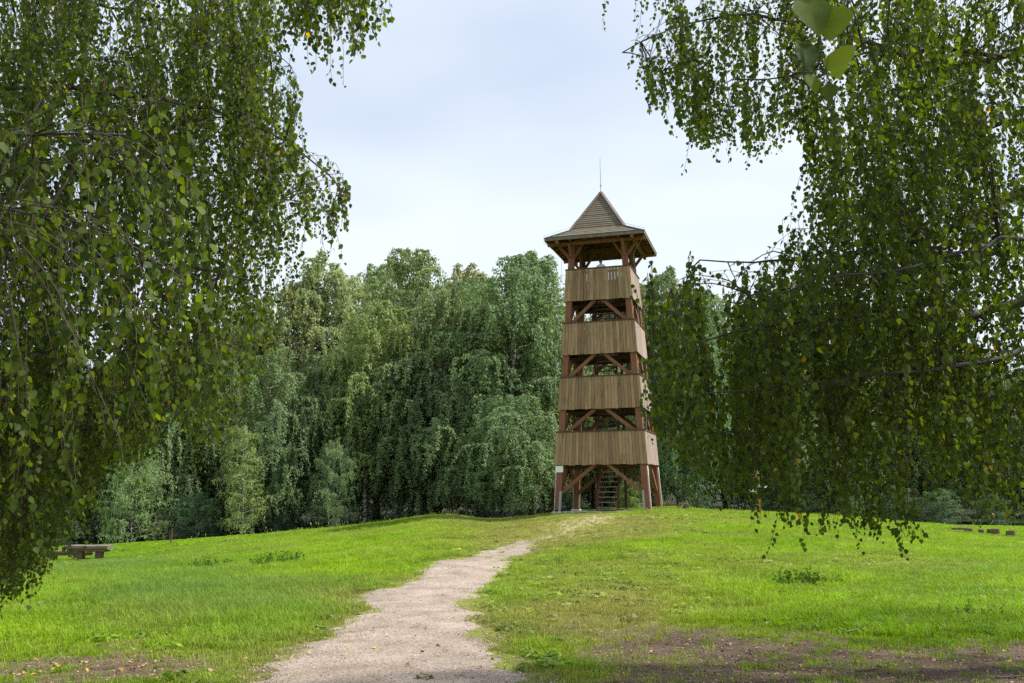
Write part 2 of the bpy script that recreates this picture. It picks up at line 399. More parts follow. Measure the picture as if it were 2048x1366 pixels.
# gravel path, a sheet of its own just above the ground
ys = np.arange(_py.min(), PATH_END, .07); nu = 41
pl, pr_ = path_edges(ys)
wob = lambda s: (fbm(ys, ys*0 + s, .45, s, 3) - .5)
wob2 = lambda s: (fbm(ys, ys*0 + s, .14, s, 2) - .5)
pl = pl + wob(5)*.75 + wob2(15)*.35; pr_ = pr_ + wob(6)*.75 + wob2(16)*.35
pr_ = np.maximum(pr_, pl + .12)
U = np.linspace(0, 1, nu)[None]
PX = pl[:, None]*(1 - U) + pr_[:, None]*U; PY = np.repeat(ys[:, None], nu, 1) + (vnoise(PX, np.repeat(ys[:, None], nu, 1), .3, 3) - .5)*.05
PZ = height(PX, PY) + .012
edge = np.minimum(U, 1 - U)*np.ones_like(PX)
PZ = PZ - .02*np.clip(1 - edge*12, 0, 1)
ii = (np.arange(len(ys)-1)[:, None]*nu + np.arange(nu-1)[None]).ravel()
path = obj('path', mesh_from('path', np.stack([PX, PY, PZ], -1).reshape(-1, 3), [np.stack([ii, ii+1, ii+nu+1, ii+nu], 1)], True), M['path'])
path['kind'] = 'structure'

def rot_mats(n, r, tilt=None):
    """random rotations about z, with random tilt"""
    a = r.random(n)*2*np.pi; c_, s_ = np.cos(a), np.sin(a)
    R = np.zeros((n, 3, 3)); R[:, 0, 0] = c_; R[:, 0, 1] = -s_; R[:, 1, 0] = s_; R[:, 1, 1] = c_; R[:, 2, 2] = 1
    if tilt is not None:
        tt = tilt*r.standard_normal(n); c2, s2 = np.cos(tt), np.sin(tt)
        T = np.zeros((n, 3, 3)); T[:, 0, 0] = 1; T[:, 1, 1] = c2; T[:, 1, 2] = -s2; T[:, 2, 1] = s2; T[:, 2, 2] = c2
        R = R @ T
    return R
def scatter(base_v, base_f, P, R, S, vals):
    """copies of one small shape joined into one mesh"""
    n, k = len(P), len(base_v)
    V = np.einsum('nij,kj->nki', R, base_v)*S[:, None, None] + P[:, None]
    Fs = [(np.asarray(f)[None] + (np.arange(n)*k)[:, None, None]).reshape(-1, np.asarray(f).shape[1]) for f in base_f]
    return V.reshape(-1, 3), Fs, np.repeat(vals, k)

# pebbles on the path
n = 26000
yy = _py.min() + (PATH_END - _py.min())*rng.random(n)**2.0; l_, r_ = path_edges(yy); xx = l_ - .25 + (r_ - l_ + .5)*rng.random(n)
zz = height(xx, yy) + .011
octv = np.array([(1,0,0),(-.9,.1,0),(0,.8,.05),(.1,-.85,0),(.1,0,.55),(0,0,-.5)])
octf = [np.array([(0,2,4),(2,1,4),(1,3,4),(3,0,4),(2,0,5),(1,2,5),(3,1,5),(0,3,5)])]
V, Fs, vals = scatter(octv, octf, np.stack([xx, yy, zz], 1), rot_mats(n, rng, .3), .003 + .014*rng.random(n)**4, rng.random(n))
gr = obj('gravel', mesh_from('gravel', V, Fs, False, {'v': vals}), M['pebble'], path); gr['kind'] = 'stuff'

# ------------------------------------------------------------------ grass
def tuft(nb, h0, h1, rad, wid, seed):
    r = np.random.default_rng(seed); V, T, vals = [], [], []
    for k in range(nb):
        a, rr = r.random()*6.283, rad*math.sqrt(r.random()); x, y = rr*math.cos(a), rr*math.sin(a)
        h = h0 + (h1 - h0)*r.random(); b_ = r.random()*6.283; lean = h*(.15 + .75*r.random()); w_ = wid*(.7 + .6*r.random())
        dx, dy = math.cos(b_), math.sin(b_); sx, sy = -dy*w_/2, dx*w_/2
        n0 = len(V)
        V += [(x-sx, y-sy, -.01), (x+sx, y+sy, -.01), (x+dx*lean*.35-sx*.8, y+dy*lean*.35-sy*.8, h*.6), (x+dx*lean*.35+sx*.8, y+dy*lean*.35+sy*.8, h*.6), (x+dx*lean, y+dy*lean, h*.95)]
        T += [(n0, n0+1, n0+3), (n0, n0+3, n0+2), (n0+2, n0+3, n0+4)]; vals += [r.random()]*5
    me = mesh_from('grass_tuft', V, [np.array(T)], False, {'v': np.array(vals)}); me.materials.append(M['grass'])
    return me
def clover(seed):
    r = np.random.default_rng(seed); V, T, vals = [], [], []
    for k in range(16):                                          # low broad-leaved weeds
        a, rr = r.random()*6.283, .10*math.sqrt(r.random()); x, y, z = rr*math.cos(a), rr*math.sin(a), r.uniform(.02, .06); s = r.uniform(.015, .03)
        th = r.random()*6.283; tl = r.normal(0, .4, 2); n0 = len(V)
        for q in range(5):
            px_, py_ = s*math.cos(th + q*1.2566), s*1.4*math.sin(th + q*1.2566); V.append((x + px_, y + py_, z + tl[0]*px_ + tl[1]*py_))
        T += [(n0, n0+1, n0+2), (n0, n0+2, n0+3), (n0, n0+3, n0+4)]; vals += [r.random()*.8]*5
    me = mesh_from('clover_tuft', V, [np.array(T)], False, {'v': np.array(vals)}); me.materials.append(M['grass'])
    return me
tufts = [tuft(16, .025, .06, .08, .006, k) for k in range(3)] + [tuft(16, .05, .10, .09, .0065, 10 + k) for k in range(3)] + [tuft(16, .10, .19, .10, .007, 20 + k) for k in range(2)] + [clover(40 + k) for k in range(2)]
def grass_object(name, P, rotz, scl, idx, tint, tuft_meshes):
    me = bpy.data.meshes.new(name); me.vertices.add(len(P)); me.vertices.foreach_set('co', np.asarray(P, np.float32).ravel())
    a = me.attributes.new('rot', 'FLOAT_VECTOR', 'POINT'); rv = np.zeros((len(P), 3), np.float32); rv[:, 2] = rotz; a.data.foreach_set('vector', rv.ravel())
    a = me.attributes.new('scl', 'FLOAT', 'POINT'); a.data.foreach_set('value', np.asarray(scl, np.float32))
    a = me.attributes.new('pick', 'INT', 'POINT'); a.data.foreach_set('value', np.asarray(idx, np.int32))
    a = me.attributes.new('tint', 'FLOAT_COLOR', 'POINT'); d4 = np.ones((len(P), 4), np.float32); d4[:, :3] = tint; a.data.foreach_set('color', d4.ravel())
    o = bpy.data.objects.new(name, me); col.objects.link(o); o['kind'] = 'stuff'
    ng = bpy.data.node_groups.new(name, 'GeometryNodeTree')
    ng.interface.new_socket('Geometry', in_out='INPUT', socket_type='NodeSocketGeometry'); ng.interface.new_socket('Geometry', in_out='OUTPUT', socket_type='NodeSocketGeometry')
    gi, go = ng.nodes.new('NodeGroupInput'), ng.nodes.new('NodeGroupOutput')
    g2i = ng.nodes.new('GeometryNodeGeometryToInstance')
    for tm in reversed(tuft_meshes):
        to = bpy.data.objects.new('grass_tuft', tm)
        oi = ng.nodes.new('GeometryNodeObjectInfo'); oi.inputs[0].default_value = to; oi.transform_space = 'ORIGINAL'
        ng.links.new(oi.outputs['Geometry'], g2i.inputs[0])
    ip = ng.nodes.new('GeometryNodeInstanceOnPoints'); ip.inputs['Pick Instance'].default_value = True
    def na(nm, ty):
        n_ = ng.nodes.new('GeometryNodeInputNamedAttribute'); n_.data_type = ty; n_.inputs[0].default_value = nm; return n_.outputs[0]
    ng.links.new(gi.outputs[0], ip.inputs['Points']); ng.links.new(g2i.outputs[0], ip.inputs['Instance'])
    ng.links.new(na('pick', 'INT'), ip.inputs['Instance Index']); ng.links.new(na('rot', 'FLOAT_VECTOR'), ip.inputs['Rotation']); ng.links.new(na('scl', 'FLOAT'), ip.inputs['Scale'])
    ng.links.new(ip.outputs[0], go.inputs[0])
    md = o.modifiers.new('grass', 'NODES'); md.node_group = ng
    return o
NG = 230000
Yg = 5.5 + (50.5 - 5.5)*rng.random(NG)
Xg = (rng.random(NG) - .5)*2*(.62*Yg + 1.2)
c, bare, dry, longg, forest, pm = turf_colour(Xg, Yg)
keep = rng.random(NG) < np.clip((1 - .93*bare**1.3)*(1 - .25*dry), 0, 1)
keep &= (pm < -.02) | (rng.random(NG) < .02 + .6*np.exp(-np.clip(pm, 0, 9)/.13)*(fbm(Xg, Yg, .35, 55, 2) > .45) + .45*sstep(PATH_END - 6, PATH_END, Yg) + .30*np.exp(-((Yg - np.interp(-1117, [-q[0] for q in PATH], _py))/.5)**2))
keep &= rng.random(NG) > forest*.7
keep &= ~((np.abs(Xg - 4.4) < 1.7) & (np.abs(Yg - 44) < 1.7) & (rng.random(NG) < .5))
Xg, Yg, c, bare, dry, longg, pm = [q[keep] for q in (Xg, Yg, c, bare, dry, longg, pm)]
n = len(Xg); rr = rng.random(n)
hcls = np.where(longg + .35*(rr - .5) > .55, 2, np.where((dry > .45) | (bare > .3) | (pm > -.3), 0, 1))
hcls = np.where((rr > .95) & (dry < .4) & (bare < .2), 2, hcls)
far_low = (Yg > 30) & ((np.abs(Xg + 16.5) < 5) | (np.abs(Xg - 23) < 5)); hcls = np.where(far_low, 0, hcls)
idx = np.where(hcls == 0, rng.integers(0, 3, n), np.where(hcls == 1, 3 + rng.integers(0, 3, n), 6 + rng.integers(0, 2, n)))
cl = (rng.random(n) < .015 + .08*(fbm(Xg, Yg, .8, 120, 2) > .66)) & (bare < .5); idx = np.where(cl, 8 + rng.integers(0, 2, n), idx)
tint = c*(.70 + .6*rng.random(n))[:, None]*(.78 + .44*fbm(Xg, Yg, .9, 88, 3))[:, None]
tint[cl] *= np.array([.80, .92, .95])
dryone = rng.random(n) < .06; tint[dryone] = tint[dryone]*.4 + DRY*.6
scl = (.75 + .5*rng.random(n))*(.92 + Yg/250)*np.where(pm > -.1, .7, 1)
grass_object('grass', np.stack([Xg, Yg, height(Xg, Yg)], 1), rng.random(n)*6.283, scl, idx, tint, tufts)

# ------------------------------------------------------------------ watchtower
TH = 0.2714; TX, TY, TZ = 4.4089, 44.0, EYE - 1.1151
tower = thing('watchtower', 'tall tapering wooden lookout tower with four boarded storeys and a pointed roof', 'tower', (TX, TY, TZ), -TH)
W = lambda h: 2.2124 - .0639*h
LB, LT = [2.07, 4.57, 7.09, 9.62], [3.54, 6.04, 8.57, 11.12]
HP = 12.55                                                    # top of the posts
def fp(k, u, h, o=0.0, ww=None):
    """point on face k (0 front, 1 right, 2 back, 3 left): u across (-1..1), height h, o outwards"""
    ww = W(h) if ww is None else ww
    x, y = u*ww, -(ww + o)
    for _ in range(k): x, y = -y, x
    return np.array([x, y, h])
PS = .27
cpos = lambda h: W(h) - .075 - PS/2
corner = [(-1, -1), (1, -1), (1, 1), (-1, 1)]
for sx, sy in corner:
    mb = MB(); P = []
    for h in (.10, HP):
        c_ = cpos(h); P += [(sx*c_ - PS/2, sy*c_ - PS/2, h), (sx*c_ - PS/2, sy*c_ + PS/2, h), (sx*c_ + PS/2, sy*c_ + PS/2, h), (sx*c_ + PS/2, sy*c_ - PS/2, h)]
    mb.hexa(P); post = mb.build('post', M['post'], tower)
    for a_ in (0, 1):                                          # steel shoe plates on two sides of each post
        mb = MB()
        for h0, h1 in ((-.25, .92),):
            e = []
            for h in (h0, h1):
                c_ = cpos(h)
                if a_ == 0: x0, x1, y0, y1 = sx*c_ - sx*(PS/2 + .018), sx*c_ - sx*(PS/2 - .004), sy*c_ + sy*(PS/2 - .08), sy*c_ + sy*(PS/2 + .008)
                else: x0, x1, y0, y1 = sx*c_ - sx*(PS/2 - .005), sx*c_ - sx*(PS/2 - .075), sy*c_ + sy*(PS/2 - .004), sy*c_ + sy*(PS/2 + .016)
                x0, x1 = min(x0, x1), max(x0, x1); y0, y1 = min(y0, y1), max(y0, y1)
                e += [(x0, y0, h), (x0, y1, h), (x1, y1, h), (x1, y0, h)]
            mb.hexa(e)
        for q in range(4):
            h = .15 + .2*q; c_ = cpos(h)
            x, y = (sx*c_ - sx*(PS/2 + .02), sy*c_ + sy*(PS/2 - .05)) if a_ == 0 else (sx*c_ - sx*(PS/2 - .04), sy*c_ + sy*(PS/2 + .02))
            mb.box(x - .014, x + .014, y - .014, y + .014, h - .014, h + .014)
        mb.build('shoe_plate', M['steel'], post)
    mb = MB(); c_ = cpos(0); s_ = .21
    mb.hexa([(sx*c_ - s_ - .04, sy*c_ - s_ - .04, -.45), (sx*c_ - s_ - .04, sy*c_ + s_ + .04, -.45), (sx*c_ + s_ + .04, sy*c_ + s_ + .04, -.45), (sx*c_ + s_ + .04, sy*c_ - s_ - .04, -.45),
             (sx*c_ - s_, sy*c_ - s_, .03), (sx*c_ - s_, sy*c_ + s_, .03), (sx*c_ + s_, sy*c_ + s_, .03), (sx*c_ + s_, sy*c_ - s_, .03)])
    mb.build('footing', M['concrete'], tower)
    mb = MB()                                                  # white downlead pipe beside the post
    P = []
    for h in np.linspace(-.1, 1.98, 5):
        c_ = cpos(h); P.append((sx*(c_ + PS/2 + .035), sy*(c_ - .02) if sy < 0 else sy*(c_ + .10), h))
    mb.tube(P, .022, 7); mb.build('downlead_pipe', M['white'], tower, True)
mb = MB()                                                      # low concrete kerb between the front footings
c_ = cpos(0); mb.box(-c_ + .26, c_ - .26, -c_ - .12, -c_ + .10, -.4, .035); mb.build('sill', M['concrete'], tower)
mb = MB(); h = 1.90; c_ = cpos(h)
mb.box(-c_ - .17, -c_ + .17, -c_ - PS/2 - .045, -c_ - PS/2 - .012, 1.76, 2.04); mb.build('notice_plate', M['white'], tower)

NB = [27, 25, 23, 21]
for lv in range(4):
    b0, t0 = LB[lv], LT[lv]
    for k in range(4):
        mb = MB()
        mb.beam(fp(k, -1, t0 + .02, -.03), fp(k, 1, t0 + .02, -.03), .14, .045)                    # cap rail
        mb.beam(fp(k, -.985, b0 + .12, -.10), fp(k, .985, b0 + .12, -.10), .10, .20)               # edge beam
        mb.beam(fp(k, -.985, t0 - .16, -.085), fp(k, .985, t0 - .16, -.085), .06, .10)             # inner rail
        par = mb.build('parapet', M['dark_timber'], tower)
        n = NB[lv]; join = MB()
        for i in range(n):
            g = (.006 if lv < 3 else .003) if not (lv == 3 and k == 0 and i in (5, 6, 14, 16)) else .010
            jt, jb = random.uniform(-.006, .004), random.uniform(-.022, .012)
            u0, u1 = -1 + 2*i/n, -1 + 2*(i+1)/n; pr = random.uniform(-.004, .005)
            e0 = -.001 if i == 0 else g; e1 = .001 if i == n - 1 else g
            P = []
            for h, j in ((b0 + jb, 0), (t0 + jt, 0)):
                ww = W(h)
                a0, a1 = u0 + (0 if i == 0 else e0/ww), u1 - (0 if i == n-1 else e1/ww)
                if k in (1, 3):                                 # side panels butt against the front ones
                    a0, a1 = max(a0, -1 + .030/ww), min(a1, 1 - .030/ww)
                P += [fp(k, a0, h, pr - .026), fp(k, a0, h, pr), fp(k, a1, h, pr), fp(k, a1, h, pr - .026)]
            if k < 2:
                mb = MB(); mb.hexa(P); mb.build('board', M['board'] if k == 0 else M['board_lit'], par)
            else: join.hexa(P)
        if k >= 2:
            o_ = join.build('boarding', M['board'], par); o_['kind'] = 'stuff'
    # floor with a stair hole, and joists
    ww = W(b0) - .16; mb = MB(); z0, z1 = b0 + .20, b0 + .24
    for (x0, x1, y0, y1) in ((-ww, -.62, -ww, ww), (.62, ww, -ww, ww), (-.62, .62, -ww, -.35), (-.62, .62, 1.0, ww)):
        n = max(1, int(abs(y1 - y0)/.16))
        for q in range(n):
            ya, yb = y0 + (y1 - y0)*q/n, y0 + (y1 - y0)*(q+1)/n
            mb.box(x0, x1, ya + .004, yb - .004, z0, z1)
    mb.build('floor_deck', M['dark_timber'], tower)
    for x in (-1.5, -.72, .72, 1.5):
        if abs(x) > ww - .15: continue
        mb = MB(); mb.box(x - .05, x + .05, -ww, ww, b0 + .03, b0 + .198); mb.build('joist', M['dark_timber'], tower)
    for y in (-.42, 1.08):
        mb = MB(); mb.box(-ww + .02, ww - .02, y - .06, y + .06, b0 - .14, b0 + .028); mb.build('floor_beam', M['dark_timber'], tower)
    # knee braces below the storey on every face
    for k in range(4):
        for s in (-1, 1):
            mb = MB()
            if lv == 0: a, bb = fp(k, s*.86, .82, -.21), fp(k, s*.13, b0 + .02, -.21)
            else: a, bb = fp(k, s*.86, LT[lv-1] - .12, -.21), fp(k, s*.11, b0 + .02, -.21)
            nrm = fp(k, 0, 0) - fp(k, 0, 0, -1)
            mb.beam(a, bb, .12, .15, np.cross(bb - a, nrm))
            mb.build('brace', M['post'], tower)
    # stair up to this storey
    h0 = 0.0 if lv == 0 else LB[lv-1] + .24
    h1 = b0 + .24
    ya, yb = -.75, .62
    st = MB()
    for s in (-1, 1):
        st.beam((s*.47, ya, h0 - (.12 if lv == 0 else 0)), (s*.47, yb, h1), .07, .20, (0, -1, .5))
    stair = st.build('stair', M['post'], tower)
    nt_ = 10
    for q in range(nt_):
        f = (q + .7)/nt_; mb = MB(); y = ya + (yb - ya)*f; z = h0 + (h1 - h0)*f
        mb.box(-.434, .434, y - .10, y + .10, z - .02, z + .02); mb.build('tread', M['board_lit'], stair)
    for s in (-1, 1):
        mb = MB(); mb.beam((s*.52, ya + .05, h0 + .85), (s*.52, yb, h1 + .75), .05, .08, (0, -1, .5))
        for f in (.05, .55):
            y = ya + (yb - ya)*f; z = h0 + (h1 - h0)*f; mb.beam((s*.52, y, z), (s*.52, y, z + .86), .06, .06, (0, 1, 0))
        mb.build('handrail', M['dark_timber'], stair)
    for s in (-1, 1):                                           # posts at the stair well
        mb = MB(); hb = 0.05 if lv == 0 else LB[lv-1] + .24
        mb.beam((s*.60, 1.02, hb), (s*.60, 1.02, b0 + .02), .11, .11, (0, 1, 0)); mb.build('well_post', M['dark_timber'], tower)

# roof
EH, EW, BH, BW, AH = 12.49, 2.2861, 13.08, 1.2703, 15.20
rf = MB()
pe = [(x*EW, y*EW, EH - .03) for x, y in corner]; pb = [(x*BW, y*BW, BH - .05) for x, y in corner]; ap = (0, 0, AH - .1)
rf.add(pe + pb, [(i, (i+1) % 4, 4 + (i+1) % 4, 4 + i) for i in range(4)])
rf.add(pb + [ap], (), [(i, (i+1) % 4, 4) for i in range(4)])
roof = rf.build('roof', M['dark_timber'], tower)
def rw(h): return EW + (BW - EW)*(h - EH)/(BH - EH) if h < BH else BW*(AH - h)/(AH - BH)
def course(k, h0, h1, prou, thick):
    mb = MB(); P = []
    for h, o_ in ((h0, prou), (h1, .004)):
        ww = rw(h); 
        P += [fp(k, -1, h - thick, o_, ww), fp(k, -1, h, o_, ww), fp(k, 1, h, o_, ww), fp(k, 1, h - thick, o_, ww)]
    mb.hexa(P); return mb
for k in range(4):
    nS = 5
    for i in range(nS):
        h0, h1 = EH + (BH - EH)*i/nS, EH + (BH - EH)*(i + 1.08)/nS
        h1 = min(h1, BH)
        mb = MB(); P = []
        for h, up in ((h0, .032), (h1, .006)):
            ww = rw(h); P += [fp(k, -1, h - .012, 0, ww), fp(k, -1, h + up, 0, ww), fp(k, 1, h + up, 0, ww), fp(k, 1, h - .012, 0, ww)]
        mb.hexa(P); mb.build('roof_board', M['roof'], roof)
    nS = 18
    for i in range(nS):
        h0, h1 = BH + (AH - BH)*i/nS, min(AH - .004, BH + (AH - BH)*(i + 1.1)/nS)
        mb = MB(); P = []
        for h, o_ in ((h0, .040 + random.uniform(-.006, .006)), (h1, .008)):
            ww = rw(h); P += [fp(k, -1, h, -.02, ww), fp(k, -1, h, o_, ww), fp(k, 1, h, o_, ww), fp(k, 1, h, -.02, ww)]
        mb.hexa(P); mb.build('roof_board', M['roof'], roof)
    mb = MB(); mb.beam(fp(k, -1, EH - .03, .02, EW), fp(k, 1, EH - .03, .02, EW), .03, .14); mb.build('fascia', M['hip'], roof)
    mb = MB(); mb.beam(fp(k, -1, EH + .046, .025, EW), fp(k, 1, EH + .046, .025, EW), .05, .022); mb.build('drip_edge', M['verdigris'], roof)
    sx, sy = corner[k]
    mb = MB(); mb.beam((sx*(BW + .03), sy*(BW + .03), BH), (sx*.02, sy*.02, AH + .02), .17, .06, (sx, sy, .5)); mb.build('hip_cap', M['hip'], roof)
    mb = MB(); mb.beam((sx*(EW + .02), sy*(EW + .02), EH + .04), (sx*BW, sy*BW, BH + .03), .12, .04); mb.build('hip_cap', M['verdigris'], roof)
    for u in (-.8, -.5, -.2, .2, .5, .8):                        # rafters on the underside
        mb = MB(); mb.beam(fp(k, u, EH - .10, -.06, EW), fp(k, u, BH - .14, 0, BW), .07, .11); mb.build('rafter', M['post'], roof)
    mb = MB(); c_ = cpos(HP); mb.beam(fp(k, -1, HP + .07, .02, c_), fp(k, 1, HP + .07, .02, c_), .17, .18); mb.build('wall_plate', M['post'], tower)
    mb = MB(); mb.beam(fp(k, -1, EH - .17, -.55, EW) , fp(k, 1, EH - .17, -.55, EW), .12, .13); mb.build('purlin', M['post'], roof)
mb = MB(); mb.hexa([(-.06, -.06, AH - .12), (-.06, .06, AH - .12), (.06, .06, AH - .12), (.06, -.06, AH - .12), (-.015, -.015, AH + .1), (-.015, .015, AH + .1), (.015, .015, AH + .1), (.015, -.015, AH + .1)]); mb.build('finial', M['verdigris'], roof)
mb = MB(); mb.tube([(0, 0, AH), (0, 0, AH + 1.0), (.01, 0, AH + 1.8)], [.018, .014, .008], 6); mb.tube([(-.04, 0, AH + .36), (.04, 0, AH + .36)], .03, 6)
mb.build('lightning_rod', M['steel'], roof)
for sx, sy in corner:                                            # struts from the posts out to the eaves
    for ax in (0, 1):
        h = 11.72; c_ = cpos(h); p = np.array([sx*c_, sy*c_, h]); q = p.copy(); q[2] = 12.36
        if ax == 0: p[0] += sx*.1; q[0] = sx*1.86
        else: p[1] += sy*.1; q[1] = sy*1.86
        mb = MB(); mb.beam(p, q, .11, .13); mb.build('strut', M['post'], tower)
        mb = MB(); p2 = np.array([sx*c_, sy*c_, h]); q2 = p2.copy(); q2[2] = 12.5
        if ax == 0: p2[0] -= sx*.1; q2[0] -= sx*.62
        else: p2[1] -= sy*.1; q2[1] -= sy*.62
        mb.beam(p2, q2, .10, .12); mb.build('strut', M['post'], tower)
# lightning conductor: along a hip, round the eave, down past the storeys
for sx, sy, ox in ((-1, -1, -.1), (1, -1, .1)):
    P = [(0, 0, AH + .05), (sx*.7, sy*.7 , 14.1), (sx*(BW + .05), sy*(BW + .05), BH + .12), (sx*(EW + .04), sy*(EW + .04), EH + .13), (sx*(EW + .10), sy*(EW + .02), EH - .12),
         (sx*(1.95), sy*1.7, 12.0), (sx*(W(11.7) + .22), sy*W(11.7), 11.7), (sx*(W(9) + .2), sy*W(9), 9.0), (sx*(W(5) + .16), sy*W(5), 5.0), (sx*(W(2) + .02), sy*(W(2) - .1), 2.0)]
    mb = MB(); mb.tube(P, .0075, 5)
    for h in (10.9, 9.9, 8.2, 6.6, 5.2, 3.4): mb.beam((sx*(W(h) - .02), sy*(W(h) - .02), h), (sx*(W(h) + .20), sy*W(h), h), .012, .012)
    mb.build('lightning_cable', M['steel'], tower)

# visitor on the top platform (only head and shoulders show above the parapet)
def skin_body(name, verts, edges, mat, parent, sub=2):
    me = bpy.data.meshes.new(name); me.from_pydata([v[:3] for v in verts], edges, [])
    o = obj(name, me, mat, parent)
    md = o.modifiers.new('skin', 'SKIN'); md.use_smooth_shade = True
    for i, v in enumerate(verts):
        r_ = v[3]; me.skin_vertices[0].data[i].radius = (r_, v[4] if len(v) > 4 else r_)
    me.skin_vertices[0].data[0].use_root = True
    o.modifiers.new('sub', 'SUBSURF').levels = sub; o.modifiers['sub'].render_levels = sub
    return o
ct, st_ = math.cos(-TH), math.sin(-TH)
lx, ly = .10, -1.20
person = thing('person', 'visitor with dark hair and pale lavender shirt standing on the top platform', 'person',
               (TX + lx*ct - ly*st_, TY + lx*st_ + ly*ct, TZ + LB[3] + .24), math.radians(-35))
# facing local +y, a little to the right
bv = [(0, 0, .95, .125, .10), (0, -.01, 1.12, .12, .09), (0, .0, 1.32, .15, .10), (0, .0, 1.43, .10, .08), (0, .01, 1.50, .05), (0, .03, 1.57, .062, .075), (0, .035, 1.66, .074, .092), (0, .02, 1.73, .05, .06),
      (.17, 0, 1.40, .055), (.235, .03, 1.13, .045), (.20, .25, 1.10, .035), (.18, .33, 1.12, .03),
      (-.17, 0, 1.40, .055), (-.235, .03, 1.13, .045), (-.20, .25, 1.10, .035), (-.18, .33, 1.12, .03),
      (.09, 0, .85, .085), (.10, .02, .48, .06), (.10, -.01, .09, .042), (.10, .14, .035, .035),
      (-.09, 0, .85, .085), (-.10, .02, .48, .06), (-.10, -.01, .09, .042), (-.10, .14, .035, .035)]
be = [(0,1),(1,2),(2,3),(3,4),(4,5),(5,6),(6,7),(3,8),(8,9),(9,10),(10,11),(3,12),(12,13),(13,14),(14,15),(0,16),(16,17),(17,18),(18,19),(0,20),(20,21),(21,22),(22,23)]
skin_body('body', bv, be, M['skin'], person)
sv_ = [(0, 0, .92, .142, .115), (0, -.01, 1.12, .138, .105), (0, 0, 1.32, .168, .115), (0, 0, 1.435, .11, .09), (.175, 0, 1.41, .070), (.225, .02, 1.20, .062), (-.175, 0, 1.41, .070), (-.225, .02, 1.20, .062)]
skin_body('shirt', sv_, [(0,1),(1,2),(2,3),(3,4),(4,5),(3,6),(6,7)], M['shirt'], person)
tv = [(0, 0, .95, .138, .115), (.09, 0, .84, .10), (.10, .02, .48, .075), (.10, -.01, .08, .06), (-.09, 0, .84, .10), (-.10, .02, .48, .075), (-.10, -.01, .08, .06)]
skin_body('trousers', tv, [(0,1),(1,2),(2,3),(0,4),(4,5),(5,6)], M['jeans'], person)
hv = [(0, -.012, 1.56, .066, .05), (0, -.015, 1.66, .084, .082), (0, .005, 1.745, .072, .085)]
skin_body('hair', hv, [(0,1),(1,2)], M['hair'], person)

